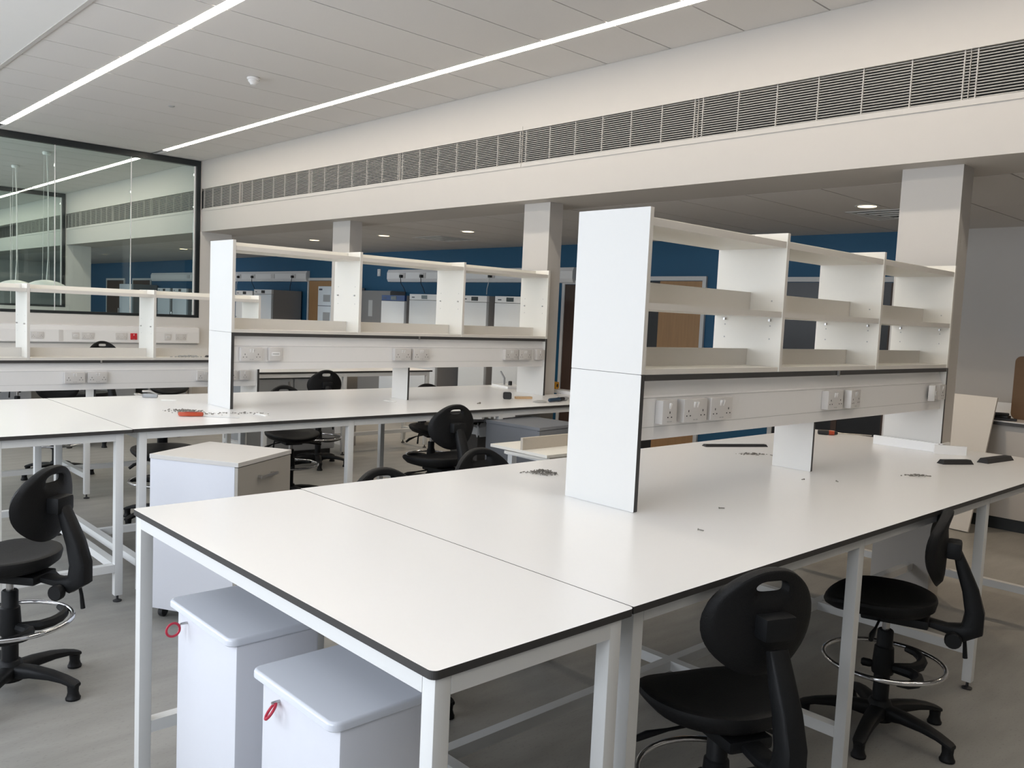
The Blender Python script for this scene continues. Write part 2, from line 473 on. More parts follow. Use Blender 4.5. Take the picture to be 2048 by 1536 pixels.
tag(g2, 'short air grille section ending at the second black frame behind glass', 'air grille', 'air grilles in the bulkhead')
for i, y in enumerate((12.02, 13.79, 15.56)):
    g = copy_tree(g0); g.location = (0, y, 0); g['group'] = 'air grilles in the bulkhead'
    g['label'] = ['air grille section nearest behind the glass partition', 'air grille section in the middle of the room behind the glass', 'air grille section before the second black frame behind glass'][i]
for i, y in enumerate((18.3, 20.07)):
    g = copy_tree(g0); g.location = (0, y, 0); g['group'] = 'air grilles in the bulkhead'
    g['label'] = ['air grille section just beyond the second black glazed frame', 'farthest air grille section beyond the second black glazed frame'][i]

# ------------------------------------------------------------------ lights in the ceilings
def strip_light(x0, x1, y0, y1, label):
    t = thing('linear_ceiling_light', label, 'ceiling light', (0, 0, 0), 0, 'linear lights')
    box('lens', x0+0.008, x1-0.008, y0+0.003, y1-0.003, ZC-0.002, ZC+0.006, 'strip_lens', t)
    box('housing', x0, x1, y0, y1, ZC+0.007, ZC+0.029, 'powder_white', t)
strip_light(*S1, -2.0, 11.50, 'long linear light in the ceiling nearest the air grilles')
strip_light(*S2, -2.0, 11.49, 'long linear light in the ceiling at the upper left')
strip_light(*S1, 12.52, 17.75, 'linear light seen behind the glass in the next room')
strip_light(*S2, 12.52, 17.75, 'left linear light of the room behind the glass')
strip_light(*S1, 18.6, 24.5, 'farthest linear light beyond the second black frame')

def downlight(x, y, label):
    t = thing('downlight', label, 'downlight', (x, y, ZL), 0, 'downlights of the corridor')
    bm = bmesh.new(); addlathe(bm, [(0.066, 0.0), (0.092, 0.0), (0.094, -0.003), (0.088, -0.006), (0.07, -0.004)], 28)
    mesh_obj('trim_ring', finish(bm, 'trim_ring', 'powder_white', True), t)
    lathe('lens', [(0.069, -0.0045), (0.069, -0.0062), (0.06, -0.0068)], 'down_lens', t, 28)
    L = bpy.data.lights.new('downlight_lamp', 'SPOT'); L.energy = 42; L.color = (1.0, 0.80, 0.58); L.spot_size = 2.4; L.spot_blend = 0.7; L.shadow_soft_size = 0.06
    o = bpy.data.objects.new('downlight_lamp', L); link(o, t); o.location = (0, 0, -0.03)
downlight(6.59, 3.06, 'warm round downlight beside the nearest column')
downlight(6.60, 7.90, 'warm round downlight left of the second column')
downlight(6.50, 9.50, 'warm round downlight in the middle, right of the third column')
downlight(6.50, 11.29, 'warm round downlight left of the third column')
downlight(6.55, 16.2, 'warm round downlight of the corridor seen through the glass')
downlight(6.55, 0.2, 'warm round downlight of the corridor beyond the right edge')

def diffuser(x, y, label):
    t = thing('ceiling_diffuser', label, 'air diffuser', (x, y, ZL), 0, 'square diffusers')
    bm = bmesh.new()
    for a, z in ((0.29, -0.004), (0.22, -0.010), (0.15, -0.016), (0.08, -0.022)):
        for s in (-1, 1):
            addbox(bm, s*a-0.02, s*a+0.02, -a-0.02, a+0.02, z, z+0.003); addbox(bm, -a+0.02, a-0.02, s*a-0.02, s*a+0.02, z, z+0.003)
    mesh_obj('vanes', finish(bm, 'vanes', 'powder_white'), t)
    box('throat', -0.29, 0.29, -0.29, 0.29, -0.001, 0.0, 'grey_plate', t)
diffuser(7.12, 9.0, 'square ceiling diffuser between the two left downlights')
diffuser(7.15, 3.05, 'square ceiling diffuser beside the downlight at the nearest column')

t = thing('smoke_detector', 'round white smoke detector on the tiled ceiling', 'smoke detector', (3.467, 7.122, ZC))
lathe('base', [(0.05, 0), (0.055, -0.004), (0.055, -0.018), (0.048, -0.022)], 'pvc_white', t, 24)
lathe('sensor_head', [(0.046, -0.022), (0.046, -0.035), (0.03, -0.05), (0.026, -0.062), (0.012, -0.066)], 'pvc_white', t, 24)
t = thing('ceiling_sensor', 'tiny round sensor on the ceiling between the linear lights', 'sensor', (3.432, 8.844, ZC))
lathe('disc', [(0.03, 0), (0.03, -0.006), (0.016, -0.012)], 'grey_plate', t, 16)

# ------------------------------------------------------------------ benches
def bench(label, x0, x1, y0, y1, z, lx, ly, group, poly=None, r=0.004, front_stretch=False, mid_stretch=True, t=0.018, cat='bench'):
    g = thing('lab_bench', label, cat, ((x0+x1)/2, (y0+y1)/2, 0), 0, group)
    ox, oy = g.location.x, g.location.y
    bm = bmesh.new()
    pl = poly or rounded_rect(x0, x1, y0, y1, r, 6)
    fs = addprism(bm, [(a-ox, b-oy) for a, b in pl], 'z', z-t, z)
    for f in fs[:-1]: f.material_index = 1  # cut edge, plus an underside darkened to deepen the shade below the bench
    mesh_obj('worktop', finish(bm, 'worktop', ['laminate', 'core_edge']), g)
    w = 0.02; zr = z-t
    lb = bmesh.new(); addbox(lb, -w, w, -w, w, 0.035, zr, 0.003)
    lm = finish(lb, 'leg', 'powder_white', True)
    fb = bmesh.new(); addlathe(fb, [(0.021, 0), (0.022, 0.006), (0.012, 0.010), (0.006, 0.012), (0.006, 0.036)], 14)
    fm = finish(fb, 'levelling_foot', 'foot_rubber', True)
    for x in lx:
        for yy in ly:
            l = mesh_obj('leg', lm, g, (x-ox, yy-oy, 0)); mesh_obj('levelling_foot', fm, l)
    for yy in (ly[0], ly[-1]):
        for a, b in zip(lx, lx[1:]): box('rail', a+w-ox, b-w-ox, yy-w-oy, yy+w-oy, zr-0.04, zr-0.0005, 'powder_white', g)
    for x in lx:
        box('rail', x-w-ox, x+w-ox, ly[0]+w-oy, ly[-1]-w-oy, zr-0.04, zr-0.0005, 'powder_white', g)
        if not (front_stretch and x == lx[0]): box('stretcher', x-w-ox, x+w-ox, ly[0]+w-oy, ly[-1]-w-oy, 0.16, 0.20, 'powder_white', g)
    if front_stretch:
        for yy in (ly[0], ly[-1]): box('stretcher', lx[0]+w-ox, lx[-1]-w-ox, yy-w-oy, yy+w-oy, 0.16, 0.20, 'powder_white', g)
    if mid_stretch:
        ym = (ly[0]+ly[-1])/2
        for a, b in zip(lx, lx[1:]): box('stretcher', a+w-ox, b-w-ox, ym-w-oy, ym+w-oy, 0.16, 0.20, 'powder_white', g)
    return g

ZB = 0.90
def notched(x0, x1, y0, y1, nx, na, nb):
    return [(x0, y0), (x1, y0), (x1, na), (nx, na), (nx, nb), (x1, nb), (x1, y1), (x0, y1)]
# near row
bench('end table of the nearest bench row with two white lidded cabinets under it', 0.968, 1.5655, 1.208, 2.772, ZB, (0.998, 1.505), (1.233, 2.745), 'end tables', r=0.016, front_stretch=True, mid_stretch=False)
bench('long main bench of the nearest row carrying the tall shelf unit', 1.569, 5.40, 1.215, 2.778, ZB, (1.626, 2.835, 4.065, 5.28), (1.262, 2.73), 'main benches', poly=notched(1.569, 5.40, 1.215, 2.778, 5.217, 1.875, 2.23))
# middle row
bench('end table of the middle bench row behind the left chair', 0.925, 1.5655, 4.475, 6.05, ZB, (0.955, 1.505), (4.515, 6.01), 'end tables', r=0.014, front_stretch=True, mid_stretch=False)
bench('long main bench of the middle row with saw and sawdust on it', 1.569, 5.60, 4.49, 6.055, ZB, (1.626, 2.89, 4.15, 5.40), (4.53, 6.01), 'main benches', poly=notched(1.569, 5.60, 4.49, 6.055, 5.217, 5.17, 5.495))
# far row: low bench under the low shelf unit, standard bench beside it, wall bench at the partition
bench('low bench under the left far shelf unit', 0.55, 3.63, 6.98, 7.76, 0.60, (0.6, 2.1, 3.58), (7.01, 7.73), 'far benches')
bench('far bench with dark edge and grey cupboards seen below the middle trunking', 3.72, 6.06, 7.785, 8.26, ZB, (3.78, 4.9, 6.0), (7.81, 8.235), 'far benches')
bench('wall bench below the glazed partition', 0.2, 4.95, 11.15, 11.86, 0.74, (0.25, 1.8, 3.4, 4.9), (11.18, 11.83), 'far benches', mid_stretch=False)

# ------------------------------------------------------------------ sockets (shared meshes, laid out in the x-z plane, facing -y)
def plate_mesh(w, h, d, m):
    bm = bmesh.new(); addbox(bm, -w/2, w/2, -d, 0, -h/2, h/2, 0.004)
    return finish(bm, 'plate', m, True)
PLATE2, PLATE1, PLATER = plate_mesh(0.146, 0.086, 0.034, 'socket_white'), plate_mesh(0.086, 0.086, 0.034, 'socket_white'), plate_mesh(0.086, 0.086, 0.012, 'socket_red')
PLATE2F, PLATE1F = plate_mesh(0.146, 0.086, 0.010, 'socket_white'), plate_mesh(0.086, 0.086, 0.010, 'socket_white')
_b = bmesh.new(); addprism(_b, [(0.0, -0.011), (-0.006, 0.009), (-0.002, 0.011), (0.0, 0.011)], 'x', -0.0045, 0.0045)
SWITCH = finish(_b, 'switch', 'pvc_white')
def holes_mesh(cs):
    bm = bmesh.new()
    for c in cs:
        addbox(bm, c-0.002, c+0.002, -0.0006, 0.0, 0.001, 0.009)
        for s in (-1, 1): addbox(bm, c+s*0.011-0.003, c+s*0.011+0.003, -0.0006, 0.0, -0.0145, -0.0105)
    return finish(bm, 'pin_holes', 'hole_black')
HOLES2, HOLES1 = holes_mesh((-0.045, 0.045)), holes_mesh((0.0,))
_b = bmesh.new(); addbox(_b, -0.03, 0.03, -0.004, 0, -0.012, 0.014, 0.002); FUSE = finish(_b, 'fuse_cover', 'pvc_white', True)
_b = bmesh.new(); addbox(_b, -0.022, 0.022, -0.0046, -0.0041, -0.003, 0.003); FUSEP = finish(_b, 'fuse_print', 'grey_plate')
_b = bmesh.new(); addbox(_b, -0.014, -0.003, -0.0004, 0, -0.002, 0.002); addbox(_b, 0.001, 0.014, -0.0004, 0, -0.002, 0.002); PRINT = finish(_b, 'rating_print', 'grey_plate')
def socket(parent, kind, x, y, z, flip=False, flat=False, tilt=0.0):
    me = {'double': PLATE2F if flat else PLATE2, 'single': PLATE1F if flat else PLATE1, 'fuse': PLATE1F if flat else PLATE1, 'red': PLATER}[kind]
    d = {True: 0.010, False: 0.034}[flat] if kind != 'red' else 0.012
    s = mesh_obj('socket_outlet', me, parent, (x, y-0.04*math.sin(tilt), z), (0, 0, (PI if flip else 0)+tilt))
    if kind == 'red': s['label'] = 'red socket plate'; 
    if kind in ('double', 'single', 'red'):
        h = mesh_obj('pin_holes', HOLES2 if kind == 'double' else HOLES1, s, (0, -d, -0.006)); h['kind'] = 'stuff'
        for dx in ((-0.009, 0.009) if kind == 'double' else (0.0,)): mesh_obj('switch', SWITCH, s, (dx, -d, 0.022))
        mesh_obj('rating_print', PRINT, s, (0.0, -d, -0.034))
    else:
        c = mesh_obj('fuse_cover', FUSE, s, (0, -d, 0.0)); mesh_obj('fuse_print', FUSEP, s, (0, -d, 0.002))
    return s

# ------------------------------------------------------------------ shelf units on the benches
def shelf_unit(label, x0, x1, yc, zbench, dz, mid_shelf, sockets, back_sockets, ops):
    """x0..x1 length, yc centre line, dz lowers the whole unit"""
    g = thing('bench_shelf_unit', label, 'shelf unit', (x0, yc, zbench), 0, 'shelf units on the benches')
    H = 0.165; L = x1-x0; T = 0.020
    def Z(z): return z-dz-zbench
    # lower uprights: solid-core panels with dark cut edges
    slab('lower_upright', 0, T, -H, H, 0.0005, Z(1.384), 'panel_white', 'core_edge', g, axis='x')
    slab('lower_upright', L-T, L, -H, H, 0.0005, Z(1.384), 'panel_white', 'core_edge', g, axis='x')
    slab('middle_leg', L*0.5+0.02, L*0.5+0.036, -0.085, 0.115, 0.0005, Z(1.15), 'panel_white', 'core_edge', g, axis='x')
    slab('base_board', T+0.0003, L-T-0.0003, -H-0.0005, H+0.0005, Z(1.3635), Z(1.385), 'laminate', 'core_edge', g)
    # upper box
    bx = [0, L/3, 2*L/3, L]
    cen = [0+T/2, L/3, 2*L/3, L-T/2]
    for i, c in enumerate(cen):
        bm = bmesh.new()
        fs = addprism(bm, rounded_rect(-H, H, Z(1.3855), Z(1.962), 0.002, 2), 'x', c-T/2, c+T/2)
        for f in fs[:-2]: f.material_index = 1
        up = mesh_obj('end_panel' if i in (0, 3) else 'divider', finish(bm, 'divider', ['panel_white' if i == 0 else 'melamine', 'edge_melamine']), g)
        # shelf-pin holes and pins
        hb = bmesh.new()
        for yy in (-0.11, 0.11):
            for zz in ((1.52, 1.575, 1.68) if mid_shelf else (1.60, 1.66, 1.72)):
                addbox(hb, c-T/2-0.0006, c-T/2, yy-0.003, yy+0.003, Z(zz)-0.003, Z(zz)+0.003)
        if i > 0:
            h = mesh_obj('pin_holes', finish(hb, 'pin_holes', 'grey_plate'), up); h['kind'] = 'stuff'
            for yy in (-0.11, 0.11):
                zz = 1.600 if mid_shelf else 1.66
                box('shelf_pin', c-T/2-0.012, c-T/2-0.0008, yy-0.004, yy+0.004, Z(zz)-0.006, Z(zz)+0.004, 'steel', up)
        else: hb.free()
    for a, b in zip(cen, cen[1:]):
        a += T/2; b -= T/2
        def board(nm, zlo, zhi, lip):
            bm = bmesh.new()
            fs = addprism(bm, rounded_rect(a+0.0008, b-0.0008, -H+0.004, H-0.004, 0.002, 2), 'z', Z(zlo), Z(zhi))
            for f in fs[:-2]: f.material_index = 1
            s = mesh_obj(nm, finish(bm, nm, ['melamine', 'edge_melamine']), g)
            if lip: box('upstand', a+0.001, b-0.001, -0.009, 0.009, Z(zhi), Z(lip), 'edge_melamine' if nm != 'top_shelf' else 'melamine', s)
        board('top_shelf', 1.900, 1.926, 1.958)
        board('bottom_shelf', 1.3855, 1.404, 1.474)
        if mid_shelf: board('middle_shelf', 1.612, 1.636, 1.716)
    # trunking hung under the base board
    pr = [(-0.125, 1.362), (-0.140, 1.308), (-0.146, 1.303), (-0.146, 1.150), (0.146, 1.150), (0.146, 1.303), (0.140, 1.308), (0.125, 1.362)]
    tr = prism('trunking', [(u, Z(v)) for u, v in pr], 'x', T+0.002, L-T-0.002, 'pvc_white', g)
    for zz in (1.300, 1.196):
        box('trunking_seam', T+0.003, L-T-0.003, -0.1466, -0.1461, Z(zz)-0.0012, Z(zz)+0.0004, 'grey_plate', tr)
    for k, xx, tl in sockets: socket(g, k, xx-x0, -0.1465, Z(1.25), tilt=tl)
    for k, xx in back_sockets: socket(g, k, xx-x0, 0.1465, Z(1.25), flip=True)
    box('board_clip', L*0.515, L*0.515+0.012, -H-0.012, -H-0.0045, Z(1.36), Z(1.384), 'steel', g)
    return g
shelf_unit('tall white shelf unit with two open tiers on the nearest bench', 2.343, 5.135, 2.005, ZB, 0.0, True,
           [('single', 2.50, 0), ('double', 2.66, 0), ('double', 2.832, 0), ('double', 3.765, 0), ('double', 3.95, 0.16), ('fuse', 4.90, 0.3), ('single', 5.04, 0)], [('double', 3.0), ('double', 4.5)], None)
shelf_unit('white shelf unit with one open tier on the middle bench', 2.372, 5.19, 5.268, ZB, 0.0, False,
           [('double', 2.503, 0), ('fuse', 2.669, 0), ('double', 3.683, 0), ('double', 3.852, 0), ('double', 4.774, 0), ('double', 4.928, 0), ('single', 5.10, 0)], [('double', 3.0)], None)
shelf_unit('low white shelf unit on the far bench at the left, before the glass wall', 0.80, 3.605, 7.335, 0.60, 0.317, False,
           [('double', 1.05, 0), ('double', 2.056, 0), ('double', 2.225, 0), ('double', 3.10, 0), ('double', 3.31, 0), ('single', 3.46, 0)], [], None)

# ------------------------------------------------------------------ lab chairs
def backrest_mesh():
    N, K = 48, 10
    outer, hole = [], []
    for i in range(N):
        a = 2*PI*i/N
        c, s = math.cos(a), math.sin(a)
        # upright rounded shield: widest a little below the middle, tapering to a flat lip below
        w = 0.176; h = 0.148
        y = w*(abs(c)**0.85)*(1 if c >= 0 else -1)
        z = h*(abs(s)**0.92)*(1 if s >= 0 else -1)
        if z > 0: y *= 1-0.30*(z/h)**1.8
        else: y *= 1-0.22*(abs(z)/h)**2.5
        outer.append((y, z))
        hy = 0.040*(abs(c)**0.45)*(1 if c >= 0 else -1); hz = 0.098+0.0145*(abs(s)**0.5)*(1 if s >= 0 else -1)
        hole.append((hy, hz))
    bm = bmesh.new(); T = 0.019
    loops = {}
    for side in (1, -1):
        for k in range(K+1):
            t = k/K
            e = 1-abs(2*t-1)**5
            th = T*max(0.0, e)**0.5
            ring = []
            for i in range(N):
                y = hole[i][0]*(1-t)+outer[i][0]*t; z = hole[i][1]*(1-t)+outer[i][1]*t
                bend = 1.35*y*y - 0.10*max(0, z-0.06) + 0.35*min(0, z+0.1)**2*10*0.2
                if k in (0, K):
                    if side == -1: ring.append(loops[(1, k)][i]); continue
                ring.append(bm.verts.new((bend+side*th, y, z)))
            loops[(side, k)] = ring
    for side in (1, -1):
        for k in range(K):
            A, B = loops[(side, k)], loops[(side, k+1)]
            for i in range(N):
                j = (i+1) % N
                f = (A[i], A[j], B[j], B[i])
                bm.faces.new(f if side == -1 else tuple(reversed(f)))
    bmesh.ops.recalc_face_normals(bm, faces=bm.faces)
    return finish(bm, 'backrest', 'chair_pu', True)

def seat_mesh():
    N = 44; bm = bmesh.new()
    def pt(a, s):
        c, n = math.cos(a), math.sin(a)
        x = 0.205*abs(c)**0.85*(1 if c >= 0 else -1); y = 0.215*abs(n)**0.85*(1 if n >= 0 else -1)
        if x < 0: y *= 1-0.15*(abs(x)/0.205)**2
        return x*s, y*s
    prof = [(0.30, -0.052), (0.62, -0.050), (0.86, -0.036), (0.97, -0.018), (1.0, -0.004), (0.985, 0.006), (0.94, 0.011), (0.80, 0.006), (0.55, 0.0), (0.25, -0.002)]
    rings = []
    for s, z in prof:
        ring = []
        for i in range(N):
            x, y = pt(2*PI*i/N, s)
            zz = z + (0.012*(-x/0.2) if x < 0 and z > -0.01 else 0) - (0.03*(x/0.2)**3 if x > 0.05 else 0) + 0.22*y*y*(1 if z > -0.03 else 0.4)
            ring.append(bm.verts.new((x, y, zz)))
        rings.append(ring)
    for A, B in zip(rings, rings[1:]):
        for i in range(N): bm.faces.new((A[i], A[(i+1) % N], B[(i+1) % N], B[i]))
    bm.faces.new(list(reversed(rings[0]))); bm.faces.new(rings[-1])
    bmesh.ops.recalc_face_normals(bm, faces=bm.faces)
    return finish(bm, 'seat', 'chair_pu', True)

def strap_mesh(path, name, m):
    """path of (x, z, half_width, half_thick): a flattened bar bent in the x-z plane"""
    bm = bmesh.new(); rings = []
    n = len(path)
    for i, (x, z, w, t) in enumerate(path):
        a = path[max(i-1, 0)]; b = path[min(i+1, n-1)]
        d = Vector((b[0]-a[0], 0, b[1]-a[1])).normalized(); nn = Vector((-d.z, 0, d.x))
        ring = []
        for k in range(12):
            q = 2*PI*k/12; c, s = math.cos(q), math.sin(q)
            yy = w*abs(c)**0.45*(1 if c >= 0 else -1); tt = t*abs(s)**0.6*(1 if s >= 0 else -1)
            ring.append(bm.verts.new(Vector((x, yy, z))+nn*tt))
        rings.append(ring)
    for A, B in zip(rings, rings[1:]):
        for k in range(12): bm.faces.new((A[k], A[(k+1) % 12], B[(k+1) % 12], B[k]))
    bm.faces.new(list(reversed(rings[0]))); bm.faces.new(rings[-1])
    bmesh.ops.recalc_face_normals(bm, faces=bm.faces)
    return finish(bm, name, m, True)

def chair_master():
    g = thing('lab_chair', 'x', 'chair')
    seat = mesh_obj('seat', seat_mesh(), g, (0.03, 0, 0.54))
    back = mesh_obj('backrest', backrest_mesh(), g, (-0.172, 0, 0.768), (0, -0.02, 0))
    st = [(-0.12, 0.475, 0.034, 0.012), (-0.21, 0.462, 0.034, 0.016), (-0.262, 0.455, 0.037, 0.032), (-0.295, 0.478, 0.038, 0.040), (-0.298, 0.54, 0.037, 0.034), (-0.278, 0.62, 0.035, 0.029), (-0.246, 0.70, 0.033, 0.023), (-0.222, 0.765, 0.03, 0.014)]
    mesh_obj('back_strut', strap_mesh(st, 'back_strut', 'chair_black'), g)
    bm = bmesh.new(); addbox(bm, -0.238, -0.183, -0.05, 0.05, 0.735, 0.80, 0.014)
    mesh_obj('back_bracket', finish(bm, 'back_bracket', 'chair_black', True), g)
    bm = bmesh.new(); addbox(bm, -0.15, 0.09, -0.07, 0.07, 0.455, 0.49, 0.010)
    mech = mesh_obj('seat_mechanism', finish(bm, 'seat_mechanism', 'chair_black', True), g)
    bm = bmesh.new(); addlathe(bm, [(0.026, -0.015), (0.03, -0.01), (0.03, 0.012), (0.022, 0.018)], 16)
    bmesh.ops.rotate(bm, verts=bm.verts, cent=(0, 0, 0), matrix=Matrix.Rotation(PI/2, 3, 'X'))
    mesh_obj('tension_knob', finish(bm, 'tension_knob', 'chair_black', True), g, (-0.235, 0.055, 0.435))
    tube('height_lever', [(-0.27, -0.035, 0.44), (-0.275, -0.04, 0.40), (-0.28, -0.042, 0.345)], [0.006, 0.007, 0.009], 'chair_black', g, 8)
    tube('tilt_lever', [(0.02, 0.06, 0.462), (0.025, 0.15, 0.455), (0.03, 0.215, 0.448), (0.03, 0.25, 0.440)], [0.005, 0.005, 0.011, 0.009], 'chair_black', g, 8)
    tube('tilt_lever', [(-0.04, -0.06, 0.462), (-0.045, -0.13, 0.45), (-0.05, -0.19, 0.425), (-0.05, -0.22, 0.40)], [0.005, 0.005, 0.012, 0.010], 'chair_black', g, 8)
    lathe('gas_lift', [(0.014, 0.40), (0.014, 0.456)], 'steel', g, 14)
    lathe('column', [(0.030, 0.115), (0.030, 0.405), (0.026, 0.41)], 'chair_black', g, 18)
    # foot ring
    R, zr = 0.222, 0.285
    tube('foot_ring', [(R*math.cos(2*PI*k/48), R*math.sin(2*PI*k/48), zr) for k in range(48)], 0.0095, 'chrome', g, 10, closed=True)
    lathe('ring_sleeve', [(0.040, 0.235), (0.042, 0.245), (0.036, 0.34), (0.031, 0.345)], 'chair_black', g, 18)
    bm = bmesh.new()
    for s in (-1, 1):
        pts = []
        for i in range(7):
            t = i/6
            ang = PI+s*(0.10+t*1.15); rr = 0.036+(R-0.046)*min(1, t*1.25)**0.55
            pts.append((rr*math.cos(ang), rr*math.sin(ang), 0.262+0.018*t))
        addtube(bm, pts, [0.018, 0.021, 0.021, 0.020, 0.018, 0.016, 0.012], 8)
    bmesh.ops.recalc_face_normals(bm, faces=bm.faces)
    mesh_obj('ring_bracket', finish(bm, 'ring_bracket', 'chair_black', True), g)
    bm = bmesh.new(); addlathe(bm, [(0.013, 0), (0.016, 0.01), (0.016, 0.035), (0.011, 0.042)], 12)
    bmesh.ops.rotate(bm, verts=bm.verts, cent=(0, 0, 0), matrix=Matrix.Rotation(PI/2, 3, 'Y'))
    mesh_obj('ring_knob', finish(bm, 'ring_knob', 'chair_black', True), g, (0.038, 0.0, 0.262))
    # five-star base
    lathe('hub', [(0.036, 0.045), (0.052, 0.05), (0.050, 0.10), (0.040, 0.125), (0.032, 0.13)], 'chair_black', g, 20)
    ab = bmesh.new(); rings = []
    for x, zc, w, h in ((0.03, 0.083, 0.034, 0.030), (0.10, 0.090, 0.031, 0.022), (0.18, 0.086, 0.027, 0.017), (0.24, 0.076, 0.025, 0.013), (0.285, 0.062, 0.024, 0.011), (0.298, 0.058, 0.018, 0.008)):
        rings.append([ab.verts.new((x, w*abs(math.cos(q))**0.6*(1 if math.cos(q) >= 0 else -1), zc+h*abs(math.sin(q))**0.7*(1 if math.sin(q) >= 0 else -1))) for q in [2*PI*k/12 for k in range(12)]])
    for A, B in zip(rings, rings[1:]):
        for k in range(12): ab.faces.new((A[k], A[(k+1) % 12], B[(k+1) % 12], B[k]))
    ab.faces.new(list(reversed(rings[0]))); ab.faces.new(rings[-1])
    bmesh.ops.recalc_face_normals(ab, faces=ab.faces)
    am = finish(ab, 'base_arm', 'chair_black', True)
    gb = bmesh.new(); addlathe(gb, [(0.027, 0.0005), (0.028, 0.008), (0.024, 0.014), (0.020, 0.03), (0.022, 0.056)], 16)
    gm = finish(gb, 'glide', 'chair_black', True)
    for k in range(5):
        a = mesh_obj('base_arm', am, g, (0, 0, 0), (0, 0, 2*PI*k/5+0.35))
        mesh_obj('glide', gm, a, (0.278, 0, 0))
    return g

LIFTED = ('seat', 'backrest', 'back_strut', 'back_bracket', 'seat_mechanism', 'tension_knob', 'height_lever', 'tilt_lever')
master = chair_master()
def chair(x, y, face, label, lift=0.0, base=0.0, back=0.0):
    c = copy_tree(master)
    c.location = (x, y, 0); c.rotation_euler = (0, 0, math.radians(face))
    tag(c, label, 'chair', 'black lab chairs')
    for ch in c.children:
        nm = ch.name.split('.')[0]
        if nm in LIFTED: ch.location.z += lift
        elif nm == 'gas_lift' and lift > 0: ch.location.z += lift
        if nm in ('backrest', 'back_bracket'): ch.location.z += back
        if nm == 'base_arm' and base: ch.rotation_euler.z += math.radians(base)
    return c
chair(0.83, 3.70, 130, 'black lab chair at the left edge, its worn seat cut by the photo edge', 0.0, 13)
chair(2.06, 1.27, 68, 'black lab chair nearest the camera at the lower right, seen from behind', -0.02, 0, 0.055)
chair(3.34, 1.345, 108, 'black lab chair at the right edge, backrest seen edge on', 0.0, -10)
chair(2.00, 2.74, 262, 'black lab chair behind the nearest bench, only backrest top showing left of the others', 0.0)
chair(2.72, 2.95, 262, 'black lab chair behind the nearest bench, backrest top beside the white boards', 0.0, -20)
chair(3.47, 4.36, 85, 'black lab chair between the rows with bright slot in its whole backrest', 0.075)
chair(4.70, 6.02, 250, 'black lab chair beyond the middle bench, a sliver of backrest near the column', 0.0)
chair(3.40, 6.20, 262, 'black lab chair under the middle bench, seat seen above the pale pedestal', 0.0)
chair(4.36, 7.40, 80, 'black lab chair before the far bench, round backrest seen below the trunking', 0.05)
chair(2.32, 6.05, 250, 'black lab chair beside the pale pedestal, footring seen between two bench legs', -0.03)
chair(2.16, 8.05, 250, 'black lab chair beyond the low bench, star base seen under the middle end table', 0.0)
chair(3.46, 10.82, 268, 'black lab chair at the wall bench, backrest top showing over the low shelf unit', 0.12)
chair(2.50, 10.8, 265, 'black lab chair at the wall bench, left of the one showing its top', 0.02)
chair(2.9, 9.6, 120, 'black lab chair standing in the far aisle below the left trunking', 0.0)
chair(3.9, 10.0, 250, 'black lab chair standing in the far aisle left of the grey cupboards', 0.0)
for _ch in list(master.children):
    for _g in list(_ch.children): bpy.data.objects.remove(_g)
    bpy.data.objects.remove(_ch)
bpy.data.objects.remove(master)

# ------------------------------------------------------------------ cabinets under and beside the benches
def lidded_cabinet(label, x0, x1, y0, y1, z, key_y, key_open):
    g = thing('lidded_cabinet', label, 'cabinet', ((x0+x1)/2, (y0+y1)/2, 0), 0, 'white lidded cabinets')
    ox, oy = g.location.x, g.location.y
    bm = bmesh.new(); addbox(bm, x0+0.022-ox, x1-ox, y0+0.004-oy, y1-0.022-oy, 0.03, z-0.022, 0.006)
    mesh_obj('body', finish(bm, 'body', 'cabinet_white_skytint', True), g)
    bm = bmesh.new(); rings = []
    for ins, zz in ((0.030, z-0.022), (0.004, z-0.022), (0.0, z-0.018), (0.0, z-0.006), (0.002, z-0.002), (0.006, z), (0.009, z), (0.030, z)):
        rings.append([bm.verts.new((a, b, zz)) for a, b in rounded_rect(x0-ox+ins, x1+0.01-ox-ins, y0-oy+ins, y1-oy-ins, max(0.003, 0.026-ins), 6)])
    for A, B in zip(rings, rings[1:]):
        for k in range(len(A)): bm.faces.new((A[k], A[(k+1) % len(A)], B[(k+1) % len(A)], B[k]))
    bm.faces.new(list(reversed(rings[0]))); bm.faces.new(rings[-1])
    bmesh.ops.recalc_face_normals(bm, faces=bm.faces)
    mesh_obj('lid', finish(bm, 'lid', 'gloss_white_skytint', True), g)
    k = lathe('key', [(0.0035, 0.0), (0.0035, 0.02)], 'steel', g, 10, None); k.rotation_euler = (0, -PI/2, 0); k.location = (x0+0.022-ox, key_y-oy, z-0.05)
    r = 0.0185
    pts = []
    for i in range(24):
        a = 2*PI*i/24
        u, v = r*math.cos(a), r*math.sin(a)
        if key_open: pts.append((x0-0.018-ox+u, key_y-oy, z-0.062+v))
        else: pts.append((x0+0.0-ox+u*0.42+v*0.55, key_y+u*0.80-oy-v*0.25, z-0.068+v*0.85))
    tube('key_ring', pts, 0.0035, 'key_red', g, 8, closed=True)['label'] = 'red ring on the key'
    for a in (x0+0.06, x1-0.06):
        for b in (y0+0.05, y1-0.06): lathe('foot', [(0.02, 0), (0.02, 0.03)], 'foot_rubber', g, 12, (a-ox, b-oy, 0))
lidded_cabinet('white lidded cabinet with red key ring, farther of the two under the end table', 0.932, 1.19, 1.985, 2.385, 0.722, 2.295, True)
lidded_cabinet('white lidded cabinet with tilted red key ring, nearer of the two under the end table', 0.905, 1.16, 1.45, 1.815, 0.72, 1.71, False)

